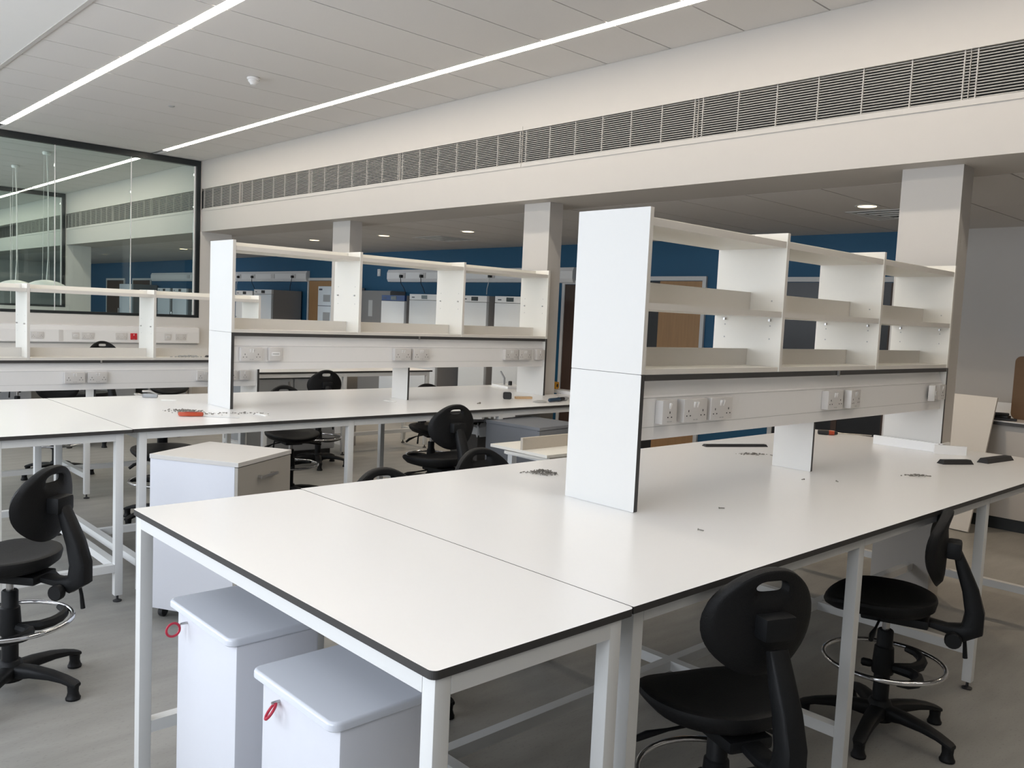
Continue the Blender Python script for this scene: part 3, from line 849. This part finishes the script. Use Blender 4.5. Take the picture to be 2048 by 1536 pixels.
def pedestal(label, x, y, rz, w, d, z, body, front, topm, group='pedestals', drawers=(0.25, 0.35, 0.35)):
    """origin at the near corner; local x along the front, local y along the depth"""
    g = thing('drawer_pedestal', label, 'pedestal', (x, y, 0), rz, group)
    bm = bmesh.new(); addbox(bm, 0.004, w-0.004, 0.022, d-0.002, 0.055, z-0.022)
    mesh_obj('body', finish(bm, 'body', body), g)
    bm = bmesh.new(); addbox(bm, 0, w, 0, d, z-0.0215, z, 0.0015)
    mesh_obj('top', finish(bm, 'top', topm), g)
    zz = z-0.025; tot = z-0.025-0.06
    for fr in drawers:
        h = tot*fr/sum(drawers)
        bm = bmesh.new(); addbox(bm, 0.003, w-0.003, 0.003, 0.0205, zz-h+0.003, zz, 0.001)
        dr = mesh_obj('drawer', finish(bm, 'drawer', front), g)
        hz = zz-min(0.07, h*0.35)
        hb = bmesh.new(); addbox(hb, w*0.34, w*0.66, -0.026, -0.014, hz-0.007, hz+0.007, 0.002)
        addbox(hb, w*0.36, w*0.36+0.02, -0.016, 0.003, hz-0.006, hz+0.006); addbox(hb, w*0.64-0.02, w*0.64, -0.016, 0.003, hz-0.006, hz+0.006)
        mesh_obj('handle', finish(hb, 'handle', 'steel'), dr)
        zz -= h
    for a in (0.05, w-0.05):
        for b in (0.06, d-0.05):
            cb = bmesh.new(); addlathe(cb, [(0.024, -0.012), (0.026, -0.008), (0.026, 0.008), (0.024, 0.012)], 16)
            bmesh.ops.rotate(cb, verts=cb.verts, cent=(0, 0, 0), matrix=Matrix.Rotation(PI/2, 3, 'X'))
            mesh_obj('castor', finish(cb, 'castor', 'foot_rubber', True), g, (a, b, 0.0265))
    return g
# the near corner is at (1.79, 3.756); the drawer front runs along 30.6 degrees
pedestal('pale mobile drawer pedestal with bar handle beside the middle bench', 1.792, 3.756, math.radians(30.2), 0.468, 0.50, 0.82, 'cabinet_white_skytint', 'cabinet_front_shaded', 'pedestal_top')
pedestal('dark grey mobile pedestal under the middle bench behind the loose boards', 4.076, 4.037, math.radians(5.5), 0.47, 0.50, 0.82, 'cabinet_grey', 'cabinet_grey', 'cabinet_grey')
g = thing('waste_bin', 'brown grey waste bin with white liner under the middle bench', 'bin', (4.34, 4.93, 0))
box('bin_body', -0.18, 0.18, -0.16, 0.16, 0.001, 0.71, 'bin_grey', g, 0.01)
bm = bmesh.new(); rings = []
for k, (ins, zz) in enumerate(((-0.012, 0.66), (-0.016, 0.69), (-0.012, 0.73), (0.02, 0.745), (0.05, 0.74), (0.06, 0.715))):
    pts = rounded_rect(-0.18+ins, 0.18-ins, -0.16+ins, 0.16-ins, 0.02, 5)
    rings.append([bm.verts.new((a, b, zz+0.012*math.sin(i*1.7+k))) for i, (a, b) in enumerate(pts)])
for A, B in zip(rings, rings[1:]):
    for k in range(len(A)): bm.faces.new((A[k], A[(k+1) % len(A)], B[(k+1) % len(A)], B[k]))
bmesh.ops.recalc_face_normals(bm, faces=bm.faces)
mesh_obj('liner', finish(bm, 'liner', 'paper_white', True), g)

def cupboard(x0, x1, label):
    g = thing('base_cupboard', label, 'cupboard', ((x0+x1)/2, 8.0, 0), 0, 'base cupboards')
    w = (x1-x0)/2
    box('carcass', -w, w, -0.17, 0.22, 0.08, 0.83, 'grey_metal', g)
    dr = box('door', -w+0.003, w-0.003, -0.19, -0.171, 0.09, 0.825, 'grey_metal', g)
    box('handle', w-0.06, w-0.045, -0.212, -0.191, 0.64, 0.80, 'steel', dr)
    box('plinth', -w+0.01, w-0.01, -0.12, 0.2, 0.0, 0.0795, 'foot_rubber', g)
cupboard(3.81, 4.30, 'grey base cupboard left under the far bench')
cupboard(4.31, 4.80, 'grey base cupboard right under the far bench')
for i, (a, b) in enumerate(((2.3, 2.75), (3.5, 3.95), (4.1, 4.6))):
    g = thing('base_cupboard', ['grey base cupboard under the wall bench, leftmost of three', 'grey base cupboard under the wall bench, middle of three', 'grey base cupboard under the wall bench, rightmost of three'][i], 'cupboard', ((a+b)/2, 11.5, 0), 0, 'base cupboards')
    w = (b-a)/2
    box('carcass', -w, w, -0.25, 0.30, 0.06, 0.64, 'grey_metal', g)
    dr = box('door', -w+0.003, w-0.003, -0.27, -0.251, 0.07, 0.635, 'grey_metal', g)
    box('handle', -0.06, 0.06, -0.29, -0.271, 0.56, 0.575, 'steel', dr)
    box('plinth', -w+0.01, w-0.01, -0.2, 0.28, 0.0, 0.0595, 'foot_rubber', g)

# partition wall trunking with its sockets
g = thing('dado_trunking', 'white dado trunking with sockets on the wall below the glass', 'trunking', (0, 11.88, 0))
pr = [(0, 0.97), (-0.05, 0.975), (-0.06, 0.985), (-0.06, 1.13), (-0.05, 1.19), (0, 1.195)]
body = prism('trunking_body', pr, 'x', 0.0, 5.02, 'pvc_white', g)
box('joint_cover', 3.205, 3.255, -0.063, -0.0605, 0.985, 1.13, 'socket_white', body)
box('joint_cover', 1.70, 1.75, -0.063, -0.0605, 0.985, 1.13, 'socket_white', body)
for k, xx in (('double', 2.956), ('fuse', 3.40), ('double', 3.548), ('double', 3.963), ('red', 4.122), ('fuse', 4.577), ('double', 4.756), ('double', 2.3)):
    socket(g, k, xx, -0.0605, 1.06, flat=True)
box('wall_shelf_line', 0.0, 5.02, -0.012, -0.0005, 0.955, 0.9655, 'grey_plate', g)

# ------------------------------------------------------------------ corridor: fridges, incubator, trunking
def fridge(y0, y1, z, label, head='display', xf=7.72, side='fridge_side', seed=0, top=None):
    g = thing('lab_fridge', label, 'fridge', (X_WALL-0.03, (y0+y1)/2, 0), 0, 'lab fridges')
    w = (y1-y0)/2; xo = xf-(X_WALL-0.03)
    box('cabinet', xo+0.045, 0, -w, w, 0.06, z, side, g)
    box('plinth', xo+0.08, -0.02, -w+0.02, w-0.02, 0, 0.0595, 'foot_rubber', g)
    hz = 0.085 if head else 0.0
    bm = bmesh.new(); addbox(bm, xo, xo+0.044, -w+0.004, w-0.004, 0.08, z-hz-0.006, 0.006)
    d = mesh_obj('door', finish(bm, 'door', 'fridge_white', True), g)
    tube('handle', [(xo-0.002, w-0.05, 0.95), (xo-0.04, w-0.05, 0.95), (xo-0.04, w-0.05, 1.30), (xo-0.002, w-0.05, 1.30)], 0.009, 'chrome', d, 8)
    if head:
        p = box('control_panel', xo+0.004, xo+0.044, -w+0.004, w-0.004, z-hz, z, 'blue_plastic' if head == 'blue' else 'fridge_panel', g)
        box('display', xo+0.001, xo+0.0035, -0.09, 0.05, z-hz+0.015, z-0.015, 'display_black', p)
        box('brand_plate', xo+0.0025, xo+0.0035, w-0.13, w-0.06, z-hz+0.03, z-hz+0.045, 'print_dark', p)
    return g
fridge(8.06, 8.62, 1.82, 'white fridge at the right end of the row, nearest the second column')
fridge(8.78, 9.34, 1.82, 'white fridge second from the right end of the row')
fridge(9.86, 10.56, 1.825, 'wide white fridge in the middle of the row, with black display')
fridge(10.68, 11.30, 1.80, 'white fridge with blue head panel at the left of the middle group', head='blue')
fridge(14.94, 15.66, 1.85, 'white fridge with large grey side, right of the left pair')
fridge(15.72, 16.45, 1.82, 'white fridge left of the one with the large grey side')
fridge(22.3, 23.2, 1.93, 'tall white cabinet fridge before the brown door behind glass', head=None)
fridge(18.9, 19.7, 1.84, 'white fridge seen through the glass, right one of its pair')
fridge(19.85, 20.6, 1.84, 'white fridge seen through the glass, left one of its pair')
g = fridge(12.75, 13.24, 1.93, 'tall white incubator with small windows before the wooden door', head=None)
g['category'] = 'incubator'; g.name = 'incubator'; g['group'] = ''
del g['group']
xo = 7.72-(X_WALL-0.03)
d = [c for c in g.children if c.name.startswith('door')][0]
box('window_pane', xo-0.003, xo-0.0005, -0.16, 0.06, 1.66, 1.78, 'grey_metal', d); box('window_pane', xo-0.003, xo-0.0005, -0.16, 0.06, 1.32, 1.48, 'grey_metal', d)
box('brand_plate', xo-0.002, xo-0.0005, 0.10, 0.21, 1.855, 1.885, 'print_dark', d)
box('door_split', xo-0.002, xo-0.0005, -0.235, 0.235, 1.585, 1.595, 'print_dark', d)
g = thing('tall_cabinet', 'tall grey cabinet against the blue wall left of the fridges', 'cabinet', (8.2, 12.05, 0))
box('body', -0.12, 0.16, -0.5, 0.45, 0, 1.88, 'cabinet_taupe', g)
dd = box('door', -0.138, -0.1205, -0.497, 0.447, 0.02, 1.87, 'cabinet_taupe', g)
tube('handle', [(-0.139, 0.38, 0.9), (-0.17, 0.38, 0.9), (-0.17, 0.38, 1.6), (-0.139, 0.38, 1.6)], 0.012, 'frame_black', dd, 8)
box('notice_plate', -0.141, -0.1385, 0.0, 0.12, 1.45, 1.72, 'grey_plate', dd)

def corridor_trunking(y0, y1, label, socks):
    g = thing('wall_trunking', label, 'trunking', (X_WALL, (y0+y1)/2, 2.14), 0, 'white trunking on the blue wall')
    w = (y1-y0)/2
    prism('body', [(0, -0.105), (-0.06, -0.10), (-0.085, -0.05), (-0.085, 0.05), (-0.06, 0.10), (0, 0.105)], 'y', -w, w, 'pvc_white', g)
    for yy, plug in socks:
        y = yy-(y0+y1)/2
        bm = bmesh.new(); addbox(bm, -0.097, -0.0855, y-0.073, y+0.073, -0.043, 0.043, 0.003)
        s = mesh_obj('socket_outlet', finish(bm, 'socket_outlet', 'socket_white', True), g)
        box('switch', -0.100, -0.0972, y-0.008, y+0.008, 0.015, 0.033, 'pvc_white', s)
    return g
corridor_trunking(14.69, 22.6, 'long white trunking on the blue wall with three plugs, reaching behind the glass', [(15.15, 1), (16.0, 0), (16.85, 1), (17.5, 1), (18.6, 0), (20.2, 0)])
corridor_trunking(7.75, 12.0, 'long white trunking on the blue wall above the middle fridges', [(8.5, 1), (9.35, 1), (10.1, 0), (11.0, 1), (11.55, 1)])
def plug(y, z, dy, ztop, label, white=False):
    g = thing('power_plug', label, 'plug', (X_WALL-0.0975, y, z), 0, 'plugs in the corridor trunking')
    bm = bmesh.new(); addbox(bm, -0.045, 0, -0.026, 0.026, -0.026, 0.022, 0.008)
    mesh_obj('plug_body', finish(bm, 'plug_body', 'cable_black', True), g)
    tube('cord', [(-0.03, 0, -0.024), (-0.035, dy*0.2, -0.12), (-0.02, dy*0.7, (ztop-z)*0.7), (0.0, dy, ztop-z)], 0.006, 'cable_white' if white else 'cable_black', g, 6)
for i, (y, dy) in enumerate(((15.15, 0.12), (16.85, -0.1), (17.5, 0.1), (8.5, -0.1), (9.35, 0.08), (11.0, -0.08), (11.55, -0.12))):
    plug(y, 2.13, dy, 1.86, ['black plug at the right end of the left corridor trunking', 'black plug in the middle of the left corridor trunking', 'black plug left in the left corridor trunking',
        'black plug above the rightmost white fridge', 'black plug above the second fridge from the right', 'black plug above the blue headed fridge', 'black plug at the left end of the middle corridor trunking'][i], white=i in (2, 4))
t = thing('wall_switch', 'small white switch on the blue wall left of the middle trunking', 'switch', (X_WALL, 12.35, 2.2))
box('plate', -0.012, 0, -0.043, 0.043, -0.06, 0.06, 'socket_white', t); box('rocker', -0.016, -0.0125, -0.012, 0.012, -0.02, 0.02, 'pvc_white', t)

# right-hand wall bench, leaning board, cardboard, dark stack
g = thing('wall_counter', 'white wall counter with dark worktop and black plinth at the right edge', 'counter', (8.0, 0.0, 0))
box('worktop', -0.36, 0.375, -3.0, 2.62, 0.862, 0.888, 'core_edge', g)
box('worktop_face', -0.355, 0.37, -2.99, 2.61, 0.8885, 0.894, 'laminate', g)
for i in range(5): box('cupboard_front', -0.33, -0.312, -3.0+i*1.122, -3.0+(i+1)*1.122-0.004, 0.105, 0.86, 'wall_paint', g)
box('carcass', -0.311, 0.37, -3.0, 2.61, 0.10, 0.861, 'wall_paint', g)
box('plinth', -0.30, 0.37, -3.0, 2.60, 0.0, 0.0995, 'frame_black', g)
box('upstand', 0.345, 0.372, -3.0, 2.61, 0.8945, 1.0, 'laminate', g)
t = thing('leaning_board', 'pale board leaning against the wall counter at the right edge', 'board', (7.33, 2.57, 0))
bm = bmesh.new(); addbox(bm, -0.009, 0.009, -0.21, 0.21, 0.0, 1.12, 0.001)
b = mesh_obj('board', finish(bm, 'board', ['edge_melamine']), t, (0.0, 0, 0.006), (0, 0.285, -0.10))
t = thing('cardboard_box', 'brown cardboard piece standing on the wall counter, cut by the right edge', 'cardboard', (8.0, 2.0, 0.894))
bm = bmesh.new(); addprism(bm, rounded_rect(-0.45, 0.33, 0.001, 0.53, 0.05, 5), 'x', -0.03, 0.03)
mesh_obj('panel', finish(bm, 'panel', 'cardboard'), t)
bm = bmesh.new(); addbox(bm, 0.031, 0.12, -0.44, 0.32, 0.001, 0.02)
mesh_obj('flap', finish(bm, 'flap', 'cardboard'), t)
t = thing('trunking_offcuts', 'small stack of dark plastic offcuts on the wall counter', 'offcuts', (7.75, 2.35, 0.8945))
for i, (dx, dy, l, rz) in enumerate(((0, 0, 0.26, 0.2), (0.01, 0.02, 0.2, -0.15), (0.0, 0.01, 0.16, 0.4))):
    bm = bmesh.new(); addbox(bm, -0.03, 0.03, -l/2, l/2, 0.0005, 0.019, 0.003)
    mesh_obj('offcut', finish(bm, 'offcut', 'tool_black', True), t, (dx, dy, i*0.02), (0, 0, rz))

# ------------------------------------------------------------------ pendant lamps behind the glass
def pendant(x, y, zt, label):
    t = thing('pendant_lamp', label, 'pendant lamp', (x, y, 0), 0, 'pendant lamps')
    lathe('ceiling_rose', [(0.05, ZC-0.004), (0.055, ZC-0.02), (0.045, ZC-0.045), (0.01, ZC-0.05)], 'lamp_white', t, 20)
    bm = bmesh.new()
    P = [(0.0, 0.0), (0.06, -0.004), (0.14, -0.022), (0.22, -0.058), (0.28, -0.11), (0.30, -0.16), (0.292, -0.16), (0.27, -0.11), (0.21, -0.065), (0.13, -0.03), (0.05, -0.012)]
    addlathe(bm, [(max(r, 0.004), zt+z) for r, z in P], 32)
    bmesh.ops.recalc_face_normals(bm, faces=bm.faces)
    mesh_obj('shade', finish(bm, 'shade', 'lamp_white', True), t)
    tube('flex', [(0, 0, ZC-0.05), (0.03, 0.02, (ZC+zt)/2+0.2), (0.02, 0.0, zt+0.3), (0, 0, zt-0.001)], 0.006, 'cable_white', t, 6)
    for a in (0.6, 2.7, 4.8): tube('suspension_wire', [(0.03*math.cos(a), 0.03*math.sin(a), ZC-0.04), (0.05*math.cos(a), 0.05*math.sin(a), zt-0.003)], 0.0025, 'cable_white', t, 5)
pendant(3.40, 13.13, 1.77, 'white dome pendant lamp behind the glass, right one of two')
pendant(3.44, 14.97, 1.77, 'white dome pendant lamp behind the glass, left one of two')

# ------------------------------------------------------------------ loose shelf boards on a small white table between the rows
t = thing('small_table', 'small white table carrying loose shelf boards between the rows', 'table', (4.03, 3.74, 0))
box('top', -0.36, 0.40, -0.19, 0.19, 0.69, 0.708, 'laminate', t)
for a in (-0.33, 0.37):
    for b in (-0.16, 0.16): box('leg', a-0.02, a+0.02, b-0.02, b+0.02, 0, 0.6895, 'powder_white', t)
box('shelf', -0.30, 0.34, -0.13, 0.13, 0.45, 0.47, 'laminate', t)
for (x0, x1, y0, y1, z0, z1, rz, lab) in ((3.62, 4.42, 3.56, 3.92, 0.7085, 0.727, 0.12, 'loose pale shelf board lying undermost on the small table'),
                                          (3.595, 4.45, 3.49, 3.995, 0.7345, 0.753, 0.0, 'loose pale shelf board with upstand lying on top at the small table')):
    cx, cy = (x0+x1)/2, (y0+y1)/2
    g = thing('shelf_board', lab, 'board', (cx, cy, z0), rz, 'loose shelf boards')
    bm = bmesh.new(); addbox(bm, x0-cx, x1-cx, y0-cy, y1-cy, 0, z1-z0, 0.001)
    mesh_obj('board', finish(bm, 'board', 'melamine'), g)
    if 'top' in lab:
        box('upstand', x0-cx+0.002, x1-cx, -0.04, -0.02, z1-z0, z1-z0+0.075, 'bare_board', g)
        for q in (-0.2, 0.25): box('batten', q-0.02, q+0.02, -0.15, 0.15, -0.007, 0, 'melamine', g)

# ------------------------------------------------------------------ things lying on the benches
random.seed(4)
def pile(name, label, x, y, z, lx, ly, n, size, m, ang=0.0, h=0.01, cat='debris'):
    bm = bmesh.new()
    for i in range(n):
        u, v = random.gauss(0, 0.33), random.gauss(0, 0.33)
        px, py = u*lx, v*ly*(0.5+0.5*random.random())
        px, py = px*math.cos(ang)-py*math.sin(ang), px*math.sin(ang)+py*math.cos(ang)
        s = size*random.uniform(0.4, 1.3)
        zz = max(0, h*(1-(u*u+v*v)*2))*random.random()
        q = bmesh.ops.create_cube(bm, size=1)['verts']
        M = Matrix.Translation((px, py, zz+s*0.4)) @ Matrix.Rotation(random.uniform(0, PI), 4, 'Z') @ Matrix.Rotation(random.uniform(-.4, .4), 4, 'X') @ Matrix.Diagonal((s*random.uniform(1, 2.2), s*0.7, s*0.6, 1))
        bmesh.ops.transform(bm, matrix=M, verts=q)
    o = mesh_obj(name, finish(bm, name, m), None, (x, y, z+0.0005))
    return tag(o, label, cat, None, 'stuff')
pile('screw_pile', 'pile of small grey screws on the near bench left of the end panel', 2.585, 2.53, ZB, 0.10, 0.065, 240, 0.0045, 'debris', -0.7, 0.018)
pile('plastic_shavings', 'grey shavings on the near bench beside the middle leg', 3.98, 2.35, ZB, 0.13, 0.06, 90, 0.005, 'debris', -0.7, 0.006)
pile('plastic_shavings', 'grey shavings on the near bench before the dark offcuts', 4.15, 1.585, ZB, 0.10, 0.05, 60, 0.005, 'debris', -0.6, 0.005)
pile('sawdust_pile', 'grey sawdust on the middle bench between saw and shelf unit', 2.09, 5.08, ZB, 0.12, 0.28, 170, 0.006, 'debris', 0.3, 0.006)
pile('sawdust_pile', 'grey sawdust at the foot of the middle shelf unit', 2.30, 4.90, ZB, 0.28, 0.10, 60, 0.005, 'debris', -0.3, 0.004)
pile('shavings', 'shavings on the bottom shelf of the low far unit', 3.0, 7.24, 1.404-0.317, 0.2, 0.05, 60, 0.010, 'grey_plate', 0.0, 0.012)
def strip_piece(x, y, z, l, w, h, rz, m, name, label, cat, parent=None, taper=0.6):
    g = thing(name, label, cat, (x, y, z+0.0005), rz)
    bm = bmesh.new()
    prof = [(-w/2, 0), (w/2, 0), (w/2*taper, h), (-w/2*taper, h)]
    addprism(bm, prof, 'x', -l/2, l/2)
    for v in bm.verts:
        if v.co.z > h*0.5: v.co.x *= 1-0.5*h/l*2
    mesh_obj('channel', finish(bm, 'channel', m), g)
    return g
strip_piece(4.145, 2.57, ZB, 0.39, 0.045, 0.012, -0.47, 'tool_black', 'trunking_offcut', 'thin black plastic strip on the near bench behind the trunking', 'offcut')
strip_piece(4.745, 1.625, ZB, 0.19, 0.05, 0.022, -0.50, 'tool_black', 'trunking_offcut', 'short dark plastic block on the near bench, left of two', 'offcut')
strip_piece(5.075, 1.535, ZB, 0.30, 0.06, 0.024, -0.12, 'tool_black', 'trunking_offcut', 'longer dark plastic block on the near bench, right of two', 'offcut')
strip_piece(3.36, 7.23, 1.404-0.317, 0.46, 0.05, 0.016, 0.0, 'tool_black', 'trunking_offcut', 'black plastic strip lying on the low far shelf unit', 'offcut')
# screwdriver
g = thing('screwdriver', 'screwdriver with black and orange handle on the near bench', 'screwdriver', (5.19, 2.56, ZB+0.016), math.radians(-56))
def xlathe(name, prof, m, parent, seg=12):
    bm = bmesh.new(); addlathe(bm, prof, seg)
    bmesh.ops.rotate(bm, verts=bm.verts, cent=(0, 0, 0), matrix=Matrix.Rotation(PI/2, 3, 'Y'))
    bmesh.ops.recalc_face_normals(bm, faces=bm.faces)
    return mesh_obj(name, finish(bm, name, m, True), parent)
xlathe('handle', [(0.010, -0.055), (0.015, -0.05), (0.0155, 0.0), (0.014, 0.012)], 'tool_black', g)
xlathe('handle_band', [(0.0152, 0.0125), (0.0155, 0.02), (0.0145, 0.045)], 'saw_orange', g)
xlathe('ferrule', [(0.013, 0.0455), (0.010, 0.062), (0.008, 0.066)], 'tool_black', g)
xlathe('shaft', [(0.0035, 0.0662), (0.0035, 0.27)], 'steel', g)
# collar boards round the foot of the nearest column
g = thing('column_collar', 'low white boards set against the foot of the shelf end at the nearest column', 'boards', (5.10, 2.03, ZB+0.0005))
box('board', -0.012, 0.006, -0.19, 0.185, 0, 0.052, 'laminate', g); box('board', 0.0065, 0.12, -0.205, -0.1905, 0, 0.052, 'laminate', g)
g = thing('board_offcut', 'small white board offcut beside the foot of the nearest column', 'offcut', (5.085, 1.775, ZB+0.0005), math.radians(-52))
box('offcut', -0.085, 0.085, -0.008, 0.008, 0, 0.050, 'laminate', g)
for i, (x, y) in enumerate(((3.52, 1.83), (3.62, 1.72), (2.33, 1.55), (2.68, 1.70))):
    o = mesh_obj('loose_screw', bpy.data.meshes.new('loose_screw'), None, (x, y, ZB+0.004), (0, 0, i*0.8))
    bm = bmesh.new(); addtube(bm, [(-0.010, 0, 0), (0.008, 0, 0)], 0.002, 6); addtube(bm, [(0.008, 0, 0), (0.011, 0, 0)], [0.002, 0.0038], 6)
    bm.to_mesh(o.data); bm.free(); o.data.materials.append(MATS['debris'])
    tag(o, ['loose screw on the near bench before the middle leg, farther one', 'loose screw on the near bench before the middle leg, nearer one', 'loose screw alone on the open front of the near bench', 'loose screw on the near bench below the double sockets'][i], 'screw', 'loose screws')
# hand saw
g = thing('hand_saw', 'hand saw with orange handle on the middle bench', 'saw', (2.025, 4.86, ZB+0.0005), math.radians(-22))
_grip = [(-0.070, 0.004), (-0.050, -0.010), (0.000, -0.012), (0.040, -0.010), (0.062, -0.014), (0.068, 0.012), (0.050, 0.030), (0.020, 0.026), (-0.030, 0.024), (-0.058, 0.034), (-0.074, 0.026)]
bm = bmesh.new(); addprism(bm, _grip, 'z', 0.002, 0.024)
bmesh.ops.bevel(bm, geom=list(bm.edges), offset=0.004, segments=2, affect='EDGES')
hd = mesh_obj('handle', finish(bm, 'handle', 'saw_orange', True), g)
prism('grip_inlay', [(-0.04, 0.0), (0.03, -0.002), (0.032, 0.014), (-0.036, 0.014)], 'z', 0.0242, 0.0256, 'label_red', hd)
lathe('rivet', [(0.004, 0.0257), (0.003, 0.0275)], 'steel', hd, 10, (-0.052, 0.012, 0))
prism('blade', [(0.07, -0.012), (0.26, -0.095), (0.262, -0.088), (0.07, 0.012)], 'z', 0.004, 0.006, 'steel', g)
# pliers
g = thing('staple_gun', 'small grey hand tool on the back of the middle bench', 'tool', (2.17, 5.90, ZB+0.001), math.radians(-35))
bm = bmesh.new(); addbox(bm, -0.05, 0.05, -0.014, 0.014, 0.0, 0.026, 0.008); mesh_obj('grip', finish(bm, 'grip', 'grey_metal', True), g)
tube('jaw', [(-0.045, 0.012, 0.012), (-0.085, 0.03, 0.018), (-0.10, 0.0, 0.022), (-0.085, -0.02, 0.02), (-0.045, -0.012, 0.016)], 0.006, 'steel', g, 8)
tube('lever', [(0.04, 0, 0.024), (0.0, 0, 0.044), (-0.05, 0, 0.040)], 0.006, 'steel', g, 8)
# white paper strips
for x, y, l, rz, lab in ((2.425, 4.79, 0.14, -1.5, 'thin white strip on the middle bench right of the saw'), (3.63, 5.16, 0.10, -1.2, 'thin white strip on the middle bench left of the middle leg'), (2.22, 5.70, 0.10, -0.6, 'thin white strip on the middle bench below the grey tool')):
    o = tag(box('paper_strip', -l/2, l/2, -0.012, 0.012, 0.0005, 0.003, 'paper_white'), lab, 'strip', 'paper strips'); o.location = (x, y, ZB); o.rotation_euler = (0, 0, rz)
# tape measure, wood block, film, blue tool, screw
g = thing('tape_measure', 'black tape measure on the middle bench near the column', 'tape measure', (4.645, 4.985, ZB+0.0005), -0.7)
bm = bmesh.new(); addprism(bm, rounded_rect(-0.034, 0.034, 0.0, 0.056, 0.014, 5), 'y', -0.022, 0.022); mesh_obj('case', finish(bm, 'case', 'tool_black'), g)
box('belt_clip', -0.02, 0.02, 0.0225, 0.026, 0.012, 0.046, 'steel', g); box('tape_tip', 0.0345, 0.046, -0.010, 0.010, 0.003, 0.006, 'steel', g)
g = thing('wood_offcut', 'small pine offcut on the middle bench beside the tape measure', 'offcut', (4.80, 4.96, ZB+0.0005), -0.3)
bm = bmesh.new(); addprism(bm, [(-0.075, -0.02), (0.07, -0.024), (0.075, 0.018), (-0.07, 0.022)], 'z', 0, 0.018); mesh_obj('block', finish(bm, 'block', 'pine'), g)
g = thing('plastic_bag', 'crumpled clear film on the middle bench before the blue handled tool', 'film', (4.73, 4.70, ZB+0.0005), -0.3)
bm = bmesh.new(); bmesh.ops.create_icosphere(bm, subdivisions=3, radius=0.055)
for v in bm.verts: v.co = Vector((v.co.x*1.1, v.co.y*0.7, max(0, v.co.z*0.28)))+Vector((random.uniform(-1, 1), random.uniform(-1, 1), random.uniform(0, 1)))*0.003
mesh_obj('film', finish(bm, 'film', 'film_grey'), g)
g = thing('knife', 'blue handled knife on the middle bench near the column', 'knife', (4.90, 4.69, ZB+0.018), math.radians(12))
xlathe('handle', [(0.010, -0.10), (0.016, -0.09), (0.015, 0.0), (0.018, 0.045), (0.012, 0.06)], 'tool_blue', g)
xlathe('collar', [(0.013, 0.0605), (0.016, 0.075), (0.014, 0.12)], 'tool_black', g)
xlathe('blade_guard', [(0.014, 0.1205), (0.018, 0.14), (0.010, 0.19)], 'grey_metal', g)
o = mesh_obj('loose_screw', bpy.data.meshes.new('loose_screw'), None, (4.17, 4.785, ZB+0.006), (0, 0, 0.4))
bm = bmesh.new(); addtube(bm, [(-0.022, 0, 0), (0.016, 0, 0)], 0.004, 8); addtube(bm, [(0.016, 0, 0), (0.022, 0, 0)], [0.004, 0.008], 8)
bm.to_mesh(o.data); bm.free(); o.data.materials.append(MATS['debris'])
tag(o, 'single large screw on the middle bench near its front edge', 'screw')
# at the far end of the middle bench, behind the column foot
g = thing('drill_case', 'white tray with black knob and lever at the far end of the middle bench', 'tray', (5.42, 5.80, ZB+0.0005), -0.25)
box('tray', -0.10, 0.12, -0.16, 0.16, 0, 0.022, 'laminate', g)
lathe('knob', [(0.018, 0.0225), (0.018, 0.055), (0.014, 0.06)], 'tool_black', g, 14, (0.0, -0.02, 0))
tube('lever', [(-0.02, 0.06, 0.0225), (-0.02, 0.06, 0.08), (-0.03, 0.12, 0.14)], [0.010, 0.010, 0.008], 'grey_metal', g, 8)
g = thing('tape_measure', 'yellow tape measure at the far end of the middle bench beside the column', 'tape measure', (5.54, 5.32, 0.93), 0.3)
bm = bmesh.new(); addprism(bm, rounded_rect(-0.036, 0.036, 0.0, 0.062, 0.014, 5), 'y', -0.022, 0.022); mesh_obj('case', finish(bm, 'case', 'tape_yellow'), g)
bm = bmesh.new(); addlathe(bm, [(0.016, -0.0225), (0.016, 0.0225)], 14)
bmesh.ops.rotate(bm, verts=bm.verts, cent=(0, 0, 0), matrix=Matrix.Rotation(PI/2, 3, 'X'))
mesh_obj('hub', finish(bm, 'hub', 'tool_black', True), g, (0, 0, 0.03))
g = thing('board_stack', 'white board under the yellow tape measure beside the second column', 'board', (5.53, 5.28, ZB+0.0005), 0)
box('board', -0.06, 0.06, -0.22, 0.12, 0, 0.029, 'laminate', g)
